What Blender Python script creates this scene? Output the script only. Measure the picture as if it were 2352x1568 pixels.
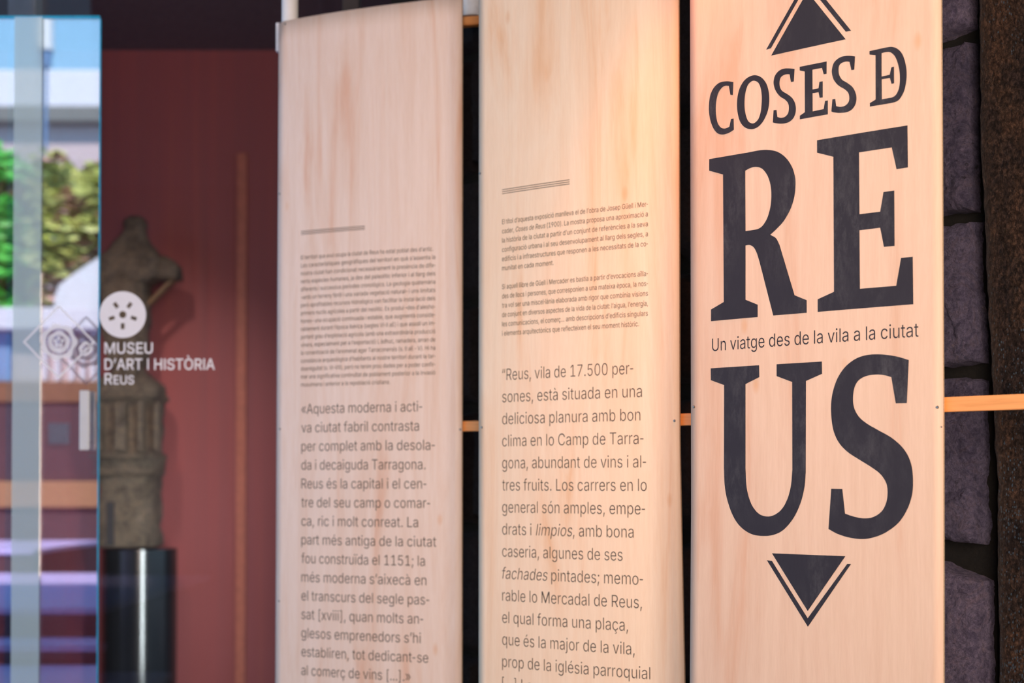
import bpy, bmesh, math, random, os
from mathutils import Vector, noise, Matrix
random.seed(7)
PI = math.pi
for o in list(bpy.data.objects): bpy.data.objects.remove(o)
SC = bpy.context.scene
COL = SC.collection
# ---------------------------------------------------------------- camera
FPX, W, H = 3300.0, 2352, 1568
EYE = 1.5
PITCH = math.radians(1.0)
HORIZON = 1110.0
SHIFT = (HORIZON - H/2 - FPX*math.tan(PITCH)) / W
cd = bpy.data.cameras.new('camera')
cam = bpy.data.objects.new('camera', cd); COL.objects.link(cam)
cam.location = (0, 0, EYE); cam.rotation_euler = (PI/2 + PITCH, 0, 0)
cd.sensor_width = 36; cd.lens = 36*FPX/W; cd.shift_y = SHIFT
cd.clip_start = .05; cd.clip_end = 500
cd.dof.use_dof = True; cd.dof.focus_distance = 3.22; cd.dof.aperture_fstop = 2.35
SC.camera = cam
SC.view_settings.view_transform = 'Standard'; SC.view_settings.look = 'None'
SC.view_settings.exposure = 0.0; SC.view_settings.gamma = 1.0
SC.view_settings.use_curve_mapping = False
# ---------------------------------------------------------------- world and lights
wd = bpy.data.worlds.new('sky'); SC.world = wd; wd.use_nodes = True
nt = wd.node_tree; nt.nodes.clear()
wo = nt.nodes.new('ShaderNodeOutputWorld'); bg = nt.nodes.new('ShaderNodeBackground')
tc = nt.nodes.new('ShaderNodeTexCoord'); sx = nt.nodes.new('ShaderNodeSeparateXYZ')
cr = nt.nodes.new('ShaderNodeValToRGB')
cr.color_ramp.elements[0].position = 0.0; cr.color_ramp.elements[0].color = (.50, .93, 1.2, 1)
cr.color_ramp.elements[1].position = .6; cr.color_ramp.elements[1].color = (.22, .58, 1.15, 1)
nt.links.new(tc.outputs['Generated'], sx.inputs[0]); nt.links.new(sx.outputs['Z'], cr.inputs[0])
nt.links.new(cr.outputs[0], bg.inputs[0]); bg.inputs[1].default_value = 1.45
nt.links.new(bg.outputs[0], wo.inputs[0])

def lamp(name, kind, loc, target, energy, color, **kw):
    l = bpy.data.lights.new(name, kind); l.energy = energy; l.color = color
    for k, v in kw.items(): setattr(l, k, v)
    o = bpy.data.objects.new(name, l); COL.objects.link(o); o.location = loc
    o.rotation_euler = (Vector(target) - Vector(loc)).to_track_quat('-Z', 'Y').to_euler()
    return o
lamp('sun', 'SUN', (0, 20, 20), (-2.5, 0, -4), 6.5, (1, .93, .82), angle=.01)
# added tall soft area light behind the camera, standing in for courtyard sky
lamp('daylight_fill', 'AREA', (.50, -1.8, 2.0), (-.1, 4.2, 1.95), 74, (1, .775, .61), shape='RECTANGLE', size=2.2, size_y=2.6, spread=math.radians(84))
# warm gallery spot under the added roof
lamp('warm_spot', 'SPOT', (-.3, 1.5, 4.0), (.58, 3.1, 2.35), 80, (1, .62, .34), spot_size=math.radians(42), spot_blend=1.0, shadow_soft_size=.12)
lamp('orange_bounce_fill', 'SPOT', (.34, 3.26, 3.3), (.42, 3.56, 1.1), 84, (1, .23, .015), spot_size=math.radians(50), spot_blend=1.0, shadow_soft_size=.05)  # added orange spot imitating warm light bounced onto the middle panel's edge
# gallery lamp inside, left of the stone finial
lamp('gallery_lamp', 'SPOT', (-2.05, 5.8, 3.95), (-2.5, 8.9, 1.5), 195, (1, .82, .70), spot_size=math.radians(46), spot_blend=1.0, shadow_soft_size=.06)
# added light hidden behind the left panel, only to streak the lacquered drum
lamp('drum_streak_light', 'AREA', (-.76, 5.32, 1.15), (-2.29, 8.6, 1.0), 6.5, (.86, .97, 1.0), shape='RECTANGLE', size=.22, size_y=2.3, spread=math.radians(34))

# ---------------------------------------------------------------- helpers
def tag(o, label=None, cat=None, group=None, kind=None):
    if label: o['label'] = label
    if cat: o['category'] = cat
    if group: o['group'] = group
    if kind: o['kind'] = kind
    return o
def empty(name, loc=(0, 0, 0), label=None, cat=None, group=None):
    o = bpy.data.objects.new(name, None); COL.objects.link(o); o.location = loc
    return tag(o, label, cat, group)
def mesh_obj(name, verts, faces, mat, parent=None, smooth=False):
    """vertices are given in world space"""
    me = bpy.data.meshes.new(name)
    off = Vector(parent_world(parent)) if parent else Vector((0, 0, 0))
    me.from_pydata([tuple(Vector(v) - off) for v in verts], [], faces)
    me.update()
    if smooth:
        me.polygons.foreach_set('use_smooth', [True]*len(me.polygons))
    me.materials.append(mat)
    o = bpy.data.objects.new(name, me); COL.objects.link(o)
    if parent: o.parent = parent
    return o
def parent_world(p):
    v = Vector((0, 0, 0))
    while p: v += p.location; p = p.parent
    return v
def bm_obj(name, bm, mat, parent=None, smooth=False):
    bmesh.ops.recalc_face_normals(bm, faces=bm.faces)
    me = bpy.data.meshes.new(name)
    if parent: bmesh.ops.translate(bm, verts=bm.verts, vec=-parent_world(parent))
    bm.to_mesh(me); bm.free()
    if smooth:
        me.polygons.foreach_set('use_smooth', [True]*len(me.polygons)); me.set_sharp_from_angle(angle=math.radians(40))
    me.materials.append(mat)
    o = bpy.data.objects.new(name, me); COL.objects.link(o)
    if parent: o.parent = parent
    return o
def add_box(bm, c, s, bevel=0, rot=None):
    r = bmesh.ops.create_cube(bm, size=1)
    vs = r['verts']
    bmesh.ops.scale(bm, vec=s, verts=vs)
    if bevel:
        es = list({e for v in vs for e in v.link_edges})
        q = bmesh.ops.bevel(bm, geom=es, offset=bevel, segments=2, affect='EDGES', profile=.5)
        vs = list({v for f in q['faces'] for v in f.verts} | {v for v in vs if v.is_valid})
    if rot is not None: bmesh.ops.rotate(bm, matrix=rot, cent=(0, 0, 0), verts=vs)
    bmesh.ops.translate(bm, vec=c, verts=vs)
    return vs
def box_obj(name, c, s, mat, parent=None, bevel=0, rot=None):
    bm = bmesh.new(); add_box(bm, c, s, bevel, rot)
    return bm_obj(name, bm, mat, parent)
def add_cyl(bm, p, r, h, seg=32, r2=None):
    q = bmesh.ops.create_cone(bm, cap_ends=True, segments=seg, radius1=r, radius2=r if r2 is None else r2, depth=h)
    bmesh.ops.translate(bm, vec=(p[0], p[1], p[2] + h/2), verts=q['verts'])
    return q['verts']

# pixel <-> world
cp, sp_ = math.cos(PITCH), math.sin(PITCH)
def project(p):
    x, y, z = p[0], p[1], p[2] - EYE
    d = y*cp + z*sp_; u = -y*sp_ + z*cp
    return W/2 + FPX*x/d, H/2 + SHIFT*W - FPX*u/d
def at(px, py, y):
    """world point on the plane y = const seen at a pixel"""
    rx = (px - W/2)/FPX; ru = (H/2 + SHIFT*W - py)/FPX
    d = Vector((rx, cp - ru*sp_, sp_ + ru*cp))
    return Vector((0, 0, EYE)) + d*(y/d.y)

# ---------------------------------------------------------------- materials
class NT:
    def __init__(s, name):
        s.m = bpy.data.materials.new(name); s.m.use_nodes = True; s.t = s.m.node_tree
        s.b = s.t.nodes['Principled BSDF']; s.o = s.t.nodes['Material Output']
    def n(s, typ, **kw):
        n = s.t.nodes.new(typ)
        for k, v in kw.items():
            if k.startswith('i_'): n.inputs[k[2:].replace('_', ' ')].default_value = v
            else: setattr(n, k, v)
        return n
    def l(s, a, b): s.t.links.new(a, b)
    def coord(s, scale, kind='Object', loc=(0, 0, 0)):
        c = s.n('ShaderNodeTexCoord'); mp = s.n('ShaderNodeMapping')
        mp.inputs['Scale'].default_value = scale; mp.inputs['Location'].default_value = loc
        s.l(c.outputs[kind], mp.inputs[0]); return mp.outputs[0]
    def noise(s, vec, scale, detail=4, rough=.55, dist=0):
        n = s.n('ShaderNodeTexNoise'); n.inputs['Scale'].default_value = scale; n.inputs['Detail'].default_value = detail
        n.inputs['Roughness'].default_value = rough; n.inputs['Distortion'].default_value = dist
        s.l(vec, n.inputs['Vector']); return n.outputs['Fac']
    def ramp(s, fac, stops):
        r = s.n('ShaderNodeValToRGB'); e = r.color_ramp.elements
        while len(e) > 1: e.remove(e[-1])
        e[0].position = stops[0][0]; e[0].color = (*stops[0][1], 1)
        for p, c in stops[1:]:
            q = e.new(p); q.color = (*c, 1)
        s.l(fac, r.inputs[0]); return r.outputs[0]
    def mix(s, fac, a, b, mode='MIX'):
        m = s.n('ShaderNodeMix', data_type='RGBA', blend_type=mode)
        if isinstance(fac, (int, float)): m.inputs[0].default_value = fac
        else: s.l(fac, m.inputs[0])
        for k, v in ((6, a), (7, b)):
            if isinstance(v, tuple): m.inputs[k].default_value = (*v, 1)
            else: s.l(v, m.inputs[k])
        return m.outputs[2]
    def bump(s, h, strength, dist=.01):
        b = s.n('ShaderNodeBump'); b.inputs['Strength'].default_value = strength; b.inputs['Distance'].default_value = dist
        s.l(h, b.inputs['Height']); s.l(b.outputs[0], s.b.inputs['Normal'])
    def col(s, c):
        if isinstance(c, tuple): s.b.inputs['Base Color'].default_value = (*c, 1)
        else: s.l(c, s.b.inputs['Base Color'])
def plain(name, c, rough=.6, metal=0, var=.12, scale=30):
    t = NT(name); v = t.coord((1, 1, 1))
    f = t.noise(v, scale, 3)
    t.col(t.ramp(f, [(.3, tuple(x*(1-var) for x in c)), (.7, tuple(min(1, x*(1+var)) for x in c))]))
    t.b.inputs['Roughness'].default_value = rough; t.b.inputs['Metallic'].default_value = metal
    return t.m

def plywood(name, a, b, streak, seed):
    t = NT(name)
    v = t.coord((9, 9, .9), loc=(seed, seed*2, seed*.7))
    v2 = t.coord((60, 60, 2.2), loc=(seed, 0, 0))
    v3 = t.coord((170, 170, 14), loc=(0, seed, 0))
    big = t.noise(v, 1.0, 5, .6, 1.3)
    mid = t.noise(v2, 1.0, 4, .6, .4)
    fine = t.noise(v3, 1.6, 3, .6)
    c = t.ramp(big, [(.30, b), (.46, a), (.58, b), (.70, streak)])
    c = t.mix(.20, c, t.ramp(mid, [(.35, (.80, .74, .66)), (.65, (1, 1, 1))]), 'MULTIPLY')
    c = t.mix(.25, c, t.ramp(fine, [(.35, (.86, .82, .78)), (.65, (1, 1, 1))]), 'MULTIPLY')
    # sparse small orange knots stretched along the grain
    vo = t.n('ShaderNodeTexVoronoi'); vo.inputs['Scale'].default_value = 1.0
    t.l(t.coord((7.5, 7.5, 3.4), loc=(seed*3, 1, seed)), vo.inputs['Vector'])
    k = t.ramp(vo.outputs['Distance'], [(.0, (1, 1, 1)), (.045, (.6, .6, .6)), (.085, (0, 0, 0))])
    c = t.mix(k, c, t.mix(.55, c, (.72, .33, .12)))
    t.col(c); t.b.inputs['Roughness'].default_value = .48
    t.b.inputs['Specular IOR Level'].default_value = .35
    t.bump(fine, .06, .002)
    return t.m
M = {}
M['ply1'] = plywood('pale_birch_plywood', (.89, .71, .625), (.85, .635, .53), (.80, .50, .37), 3.1)
M['ply2'] = plywood('peach_birch_plywood', (.97, .75, .56), (.95, .69, .49), (.90, .57, .35), 8.7)
M['ply3'] = plywood('clear_birch_plywood', (.86, .605, .455), (.83, .565, .42), (.79, .48, .33), 14.3)
def edge_mat():
    t = NT('plywood_edge'); v = t.coord((1, 1, 1))
    t.col(t.ramp(t.noise(v, 250, 2), [(.3, (.62, .40, .22)), (.7, (.78, .55, .35))])); t.b.inputs['Roughness'].default_value = .7
    return t.m
M['edge'] = edge_mat()
def pine():
    t = NT('orange_pine'); v = t.coord((6, 6, 120)); f = t.noise(v, 1.0, 4, .6, .6)
    t.col(t.ramp(f, [(.3, (.80, .32, .085)), (.5, (.92, .38, .115)), (.7, (.94, .42, .13))])); t.b.inputs['Roughness'].default_value = .5
    t.bump(f, .15, .002); return t.m
M['pine'] = pine()
def ink(name, c, worn):
    t = NT(name); v = t.coord((40, 40, 16)); f = t.noise(v, .9, 6, .8, .1)
    v2 = t.coord((240, 240, 40)); g = t.noise(v2, 1, 3, .6)
    big = t.noise(t.coord((5, 5, 3.0), loc=(2.2, 0, 1.3)), 1.0, 3)
    a = t.ramp(f, [(.45, c), (.72, tuple(x + (.050 if worn else .01) for x in c))])
    a = t.mix(t.ramp(big, [(.42, (0, 0, 0)), (.60, (1, 1, 1))]), c, a)
    a = t.mix(.4, a, t.ramp(g, [(.3, (.75, .75, .8)), (.7, (1, 1, 1))]), 'MULTIPLY')
    t.col(a); t.b.inputs['Roughness'].default_value = .62; t.b.inputs['Specular IOR Level'].default_value = .3
    return t.m
M['ink'] = ink('violet_black_ink', (.030, .026, .036), True)
M['ink_text'] = ink('dark_grey_ink', (.060, .047, .040), False)
def stone(name, a, b, c, seed, rough=.75):
    t = NT(name); v = t.coord((1, 1, 1), loc=(seed, seed, seed))
    big = t.noise(v, 9, 7, .7, 1.0); fine = t.noise(v, 110, 6, .8, .5); grain = t.noise(v, 420, 3, .7)
    vein = t.noise(v, 18, 8, .75, 2.5)
    col = t.ramp(big, [(.32, a), (.52, b), (.62, b), (.76, c)])
    col = t.mix(.75, col, t.ramp(vein, [(.40, (.45, .44, .55)), (.52, (1, 1, 1)), (.60, (1.0, .90, .82))]), 'MULTIPLY')
    col = t.mix(.7, col, t.ramp(fine, [(.38, (.35, .34, .40)), (.60, (1.15, 1.12, 1.12))]), 'MULTIPLY')
    t.col(col); t.b.inputs['Roughness'].default_value = rough
    pits = t.ramp(t.noise(t.coord((1, 1, 1), loc=(4, seed, 0)), 38, 4, .7), [(.62, (1, 1, 1)), (.70, (.12, .11, .12))])
    scr = t.ramp(t.noise(t.coord((1, 1, 1), loc=(1, seed, 3)), 28, 7, .8, 3.0), [(.485, (1, 1, 1)), (.5, (1.7, 1.6, 1.5)), (.515, (1, 1, 1))])
    col = t.mix(1.0, t.mix(.8, col, pits, 'MULTIPLY'), scr, 'MULTIPLY')
    col = t.mix(.35, col, t.ramp(grain, [(.35, (.6, .6, .62)), (.65, (1.15, 1.1, 1.1))]), 'MULTIPLY')
    t.l(col, t.b.inputs['Base Color'])
    mx = t.n('ShaderNodeMath', operation='ADD'); t.l(vein, mx.inputs[0]); t.l(fine, mx.inputs[1])
    t.bump(mx.outputs[0], .85, .018)
    return t.m
M['stone_smooth'] = stone('smooth_slate', (.088, .080, .16), (.175, .16, .27), (.28, .215, .23), 1)
M['stone_rough'] = stone('rough_slate', (.045, .043, .105), (.14, .125, .215), (.38, .26, .18), 5)
M['stone_lilac'] = stone('lilac_slate', (.12, .105, .20), (.25, .22, .35), (.35, .28, .30), 9)
M['stone_shaded'] = stone('shaded_slate', (.018, .016, .026), (.032, .028, .042), (.07, .055, .075), 17)  # shade behind the panels put into the stone colour
M['mortar'] = stone('dark_mortar', (.004, .0035, .0035), (.010, .0085, .007), (.05, .035, .022), 12, .9)
def plaster():
    t = NT('brown_grit_render'); v = t.coord((1, 1, .55))
    big = t.noise(v, 9, 5, .6, .4); grit = t.noise(v, 150, 5, .8, .3)
    base = t.ramp(big, [(.32, (.024, .018, .020)), (.5, (.056, .036, .028)), (.68, (.098, .055, .037))])
    base = t.mix(.75, base, t.ramp(grit, [(.40, (.08, .08, .10)), (.52, (1, 1, 1)), (.62, (2.9, 2.7, 2.6))]), 'MULTIPLY')
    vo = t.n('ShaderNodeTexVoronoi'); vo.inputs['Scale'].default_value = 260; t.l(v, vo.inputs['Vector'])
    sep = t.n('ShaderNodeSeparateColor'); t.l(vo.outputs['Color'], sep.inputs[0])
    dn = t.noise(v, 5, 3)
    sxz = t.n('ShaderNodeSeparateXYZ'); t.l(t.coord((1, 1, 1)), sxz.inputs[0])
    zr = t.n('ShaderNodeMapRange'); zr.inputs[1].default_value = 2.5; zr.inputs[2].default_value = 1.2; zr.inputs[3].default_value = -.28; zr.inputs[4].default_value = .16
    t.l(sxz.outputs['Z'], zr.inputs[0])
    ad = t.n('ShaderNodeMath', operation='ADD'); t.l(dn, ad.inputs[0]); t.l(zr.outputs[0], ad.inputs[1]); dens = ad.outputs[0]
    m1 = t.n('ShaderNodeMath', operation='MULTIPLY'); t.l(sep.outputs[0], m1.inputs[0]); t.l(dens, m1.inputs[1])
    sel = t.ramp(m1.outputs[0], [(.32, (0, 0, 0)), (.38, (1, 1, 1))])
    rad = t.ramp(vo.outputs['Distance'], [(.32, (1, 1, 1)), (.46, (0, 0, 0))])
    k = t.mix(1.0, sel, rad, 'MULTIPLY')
    base = t.mix(k, base, (.10, .145, .20))  # blue-grey flecks painted as sky glints on the grit, denser lower down
    t.col(base); t.b.inputs['Roughness'].default_value = .34
    t.bump(grit, 1.0, .018); return t.m
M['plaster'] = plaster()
def maroon():
    t = NT('maroon_paint'); v = t.coord((14, 14, .25)); f = t.noise(v, 1, 3)
    c = t.ramp(f, [(.3, (.27, .058, .062)), (.6, (.32, .062, .062)), (.75, (.36, .078, .062))])
    t.col(c); t.b.inputs['Roughness'].default_value = .55
    t.bump(f, .2, .02); return t.m
M['maroon'] = maroon()
M['post'] = plain('grey_blue_post', (.09, .10, .14), .5)
M['strip'] = plain('terracotta_band', (.46, .12, .075), .5)
M['ceiling'] = plain('dark_brown_ceiling', (.16, .115, .125), .8)
M['dark'] = plain('dark_blocker_wall', (.035, .028, .030), .8)
M['floor'] = stone('grey_paving', (.16, .14, .15), (.22, .19, .19), (.25, .21, .2), 21)
M['white'] = plain('white_enamel', (.86, .86, .88), .35, var=.03)
M['bluewhite'] = plain('cool_white_enamel', (.78, .80, .88), .25, var=.08, scale=60)
M['zinc'] = plain('grey_zinc', (.30, .28, .26), .35, .9)
M['finial'] = stone('brown_sandstone', (.12, .088, .062), (.30, .225, .155), (.48, .375, .27), 31)
def ped():
    t = NT('black_lacquer'); v = t.coord((8, 8, 1)); f = t.noise(v, 3, 3)
    t.col(t.ramp(f, [(.3, (.010, .010, .012)), (.7, (.016, .016, .018))])); t.b.inputs['Roughness'].default_value = .17
    t.b.inputs['Specular IOR Level'].default_value = .6; return t.m
M['ped'] = ped()
def glassy(name, refl, tint, rough=0.0, base=None, opaque=0.0):
    """sheet of glass: a fixed share mirrors, the rest is let through (base/opaque adds a frosted film)"""
    t = NT(name); t.t.nodes.remove(t.b)
    tr = t.n('ShaderNodeBsdfTransparent'); tr.inputs[0].default_value = (*tint, 1)
    gl = t.n('ShaderNodeBsdfGlossy'); gl.inputs['Roughness'].default_value = rough; gl.inputs[0].default_value = (1, 1, 1, 1)
    v = t.coord((1, 1, 1)); f = t.noise(v, 3, 2)
    r = t.n('ShaderNodeMapRange'); r.inputs['To Min'].default_value = refl*.96; r.inputs['To Max'].default_value = refl*1.04
    t.l(f, r.inputs[0])
    mx = t.n('ShaderNodeMixShader'); t.l(r.outputs[0], mx.inputs[0]); t.l(tr.outputs[0], mx.inputs[1]); t.l(gl.outputs[0], mx.inputs[2])
    out = mx.outputs[0]
    if opaque:
        d = t.n('ShaderNodeBsdfDiffuse'); d.inputs[0].default_value = (*base, 1)
        m2 = t.n('ShaderNodeMixShader'); m2.inputs[0].default_value = opaque
        t.l(out, m2.inputs[1]); t.l(d.outputs[0], m2.inputs[2]); out = m2.outputs[0]
    t.l(out, t.o.inputs[0]); return t.m
M['pane'] = glassy('clear_glass', .012, (.97, .97, .97))
M['leaf_glass'] = glassy('mirroring_glass', .46, (.95, .90, .98))
M['film'] = glassy('frosted_film', .34, (.9, .97, .95), base=(.76, .93, 1.0), opaque=.50)
M['vinyl'] = plain('white_vinyl', (.92, .90, .96), .5, var=.02)
M['vinyl_faint'] = glassy('translucent_vinyl', .02, (1, 1, 1), base=(.95, .94, .99), opaque=.8)
M['blue_edge'] = plain('blue_glass_edge', (.02, .55, .98), .2)
M['leafA'] = plain('bright_green_leaf', (.14, .72, .10), .45, var=.5, scale=2)
M['leafB'] = plain('olive_green_leaf', (.52, .56, .15), .45, var=.45, scale=2)
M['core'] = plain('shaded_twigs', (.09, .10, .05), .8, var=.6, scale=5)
M['leafC'] = plain('brown_leaf', (.20, .11, .05), .6, var=.3, scale=3)
M['petal'] = plain('pink_petal', (.80, .42, .45), .5)
M['pinkwall'] = plain('pale_pink_render', (.62, .50, .52), .8)
M['whitewall'] = plain('white_render', (.74, .74, .80), .8, var=.04)
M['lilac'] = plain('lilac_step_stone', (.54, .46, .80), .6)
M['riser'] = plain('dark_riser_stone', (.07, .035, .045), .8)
M['orange'] = plain('orange_wood', (.38, .185, .085), .6)
M['brown'] = plain('brown_wood', (.22, .095, .04), .6)
M['cornice'] = plain('grey_green_cornice', (.20, .21, .20), .8)
M['greybox'] = plain('blue_grey_plastic', (.16, .26, .30), .5)
M['bluewall'] = plain('blue_render', (.18, .32, .55), .8)

# ---------------------------------------------------------------- setting: floor, ceiling, walls
def struct(o): o['kind'] = 'structure'; return o
fl = struct(box_obj('floor', (0, -8, -.05), (60, 60, .1), M['floor']))
CEIL = 4.22
struct(box_obj('ceiling', (.2, 6.6, CEIL + .15), (10.4, 7.6, .3), M['ceiling']))
# maroon back wall of the gallery with a lighter upright band
WBY = 8.98
struct(box_obj('wall_back', (-2.0, WBY + .1, CEIL/2), (8.0, .2, CEIL), M['maroon']))
s0, s1 = at(546, 350, WBY), at(568, 350, WBY)
struct(box_obj('upright_band', ((s0.x + s1.x)/2, WBY - .012, s0.z/2), (s1.x - s0.x, .03, s0.z - .02), M['strip'], bevel=.004))
struct(box_obj('trim_2', ((at(26, 0, 5.6).x + at(90, 0, 5.6).x)/2, 5.6, CEIL/2), (at(90, 0, 5.6).x - at(26, 0, 5.6).x, .08, CEIL - .01), M['post'], bevel=.004))
struct(box_obj('wall_left_blocker', (-5.1, 7.4, CEIL/2), (.2, 4.0, CEIL), M['dark']))  # unseen wall added to keep the interior darker
struct(box_obj('wall_sky_blocker', (.77, -3.1, CEIL/2), (9.22, .2, CEIL - .002), M['dark']))  # unseen dark wall added so the clear pane mirrors nothing bright
_c = [(-2.18, 2.79), (-3.84, -3.2), (5.38, -3.2), (5.38, 2.79)]
mesh_obj('ceiling_sky_blocker', [(x, y, z) for z in (CEIL, CEIL + .3) for x, y in _c], [(3, 2, 1, 0), (4, 5, 6, 7), (0, 1, 5, 4), (1, 2, 6, 5), (2, 3, 7, 6), (3, 0, 4, 7)], M['ceiling'])['kind'] = 'structure'  # unseen roof added to keep the sky's reflection off the clear pane

# stone wall behind the panels ---------------------------------------------
D38 = Vector((-.615, .788, 0)).normalized()
NCAM = Vector((-D38.y, D38.x, 0))                # towards the camera side
W0 = Vector((1.08, 3.07, 0))
def wp(t, z, n): return W0 + D38*t + NCAM*n + Vector((0, 0, z))
_pl = [(2.52, -.05), (.085, -.05), (.085, -.30), (-.9, -.30), (-.9, -.5), (2.52, -.5)]
wall = mesh_obj('wall_right', [wp(t, z, n) for z in (0, CEIL - .002) for t, n in _pl],
                [(0, 1, 2, 3, 4, 5), (11, 10, 9, 8, 7, 6)] + [(i, i + 6, (i + 1) % 6 + 6, (i + 1) % 6) for i in range(6)], M['mortar'])
wall['kind'] = 'structure'
def stone_block(t0, t1, z0, z1, mat, seed, parent, rough=1.0, nx=None, chip=0):
    """hewn block: dense displaced front that rounds off into its sides"""
    w, h = t1 - t0, z1 - z0
    big = nx or 14
    nz = max(8, int(big*h/w)) if nx is None else int(nx*h/w)
    V = []; F = []
    for j in range(nz + 1):
        for i in range(big + 1):
            a, b = i/big, j/nz
            ta, zb = t0 + w*a, z0 + h*b
            e = min(min(a, 1 - a)*w, min(b, 1 - b)*h)
            p = Vector((ta*7 + seed*3.1, zb*7, seed))
            wob = noise.noise(p*1.3)*.007 + noise.noise(p*4)*.005 + noise.noise(p*12)*.003
            wz = noise.noise(p*1.1 + Vector((9, 2, 1)))*.014 + noise.noise(p*5)*.006
            k = 1 - min(1, e/.03)
            ta += wob*k*(1 if a > .5 else -1)*1.3; zb += wz*k
            if chip and a < .35 and b > .78:       # the block's upper corner nearest the column is knocked off
                zb -= (1 - a/.35)*((b - .78)/.22)*chip
            n = .02*(1 - k**2.4) - .05*(k > .999)
            n += rough*(noise.fractal(p*2.2, 1.0, 2.1, 5)*.006 - abs(noise.noise(p*5 + Vector((5, 5, 5))))*.006 + noise.fractal(p*16, 1.0, 2.0, 3)*.0022)
            # hewn ledges
            n -= rough*.006*(1 if noise.noise(p*.9 + Vector((3, 7, 2))) > .08 else 0)
            V.append(wp(ta, zb, n))
    for j in range(nz):
        for i in range(big):
            q = j*(big + 1) + i
            F.append((q, q + 1, q + big + 2, q + big + 1))
    return mesh_obj('stone', V, F, mat, parent, smooth=True)
rows = [(-.30, .12), (.14, .53), (.55, .94), (.96, 1.340), (1.372, 1.733), (1.762, 2.078), (2.106, 2.482), (2.512, 2.88), (2.90, 3.3), (3.32, 3.72), (3.74, 4.2)]
rowmat = {3: ('stone_lilac', .6), 4: ('stone_smooth', .8), 5: ('stone_smooth', .7), 6: ('stone_rough', 1.35), 7: ('stone_lilac', .35)}
for r, (z0, z1) in enumerate(rows):
    if r == 0: continue
    mt, ro = rowmat.get(r, ('stone_rough', 1.0))
    cuts = [{7: .112, 6: .108, 5: .100, 4: .094, 3: .084}.get(r, .1), .50 + .12*(r % 2), .98 + .1*((r + 1) % 3), 1.45 + .1*(r % 2), 1.86 + .06*((r*2) % 3), 2.28]
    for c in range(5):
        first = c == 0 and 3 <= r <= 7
        stone_block(cuts[c] + .008, cuts[c + 1] - .012, z0, z1, M[mt] if c == 0 else M['stone_shaded'],
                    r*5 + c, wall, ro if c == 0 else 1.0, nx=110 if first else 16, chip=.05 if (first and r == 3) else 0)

# rough rendered column at the right edge -----------------------------------
def column():
    A = Vector((1.014, 3.10, 0)); B = Vector((2.1, 2.72, 0)); d = (B - A).normalized(); n = Vector((d.y, -d.x, 0))
    if n.y > 0: n = -n
    L = (B - A).length
    xs = [L*0 + .0028*i for i in range(90)]; xs += [xs[-1] + (L - xs[-1])*i/14 for i in range(1, 15)]
    zs = [0, .3, .6, .9] + [.95 + .0034*i for i in range(500)] + [2.75, 3.2, 3.7, CEIL]
    V = []; F = []
    nx = len(xs) + 1
    for z in zs:
        ex = noise.noise(Vector((0, 0, z*4)))*.006 + noise.noise(Vector((3, 0, z*25)))*.003 + .032*max(0, min(1, (2.25 - z)/.75))
        V.append(tuple(A + n*-.16 + d*(.03 + ex) + Vector((0, 0, z))))
        for x in xs:
            p = Vector((x, 0, z))
            k = max(0, 1 - x/.03)
            dn = noise.fractal(p*22, 1.0, 2.0, 3)*.0035 + noise.noise(p*130)*.0016 + noise.noise(p*260)*.0010 - .022*k**2.5
            V.append(tuple(A + d*(x + ex*max(0, 1 - x/.2)) + n*dn + Vector((0, 0, z))))
    for j in range(len(zs) - 1):
        for i in range(nx - 1):
            q = j*nx + i; F.append((q, q + 1, q + nx + 1, q + nx))
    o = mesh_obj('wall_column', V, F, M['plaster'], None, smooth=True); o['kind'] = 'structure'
column()

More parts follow.
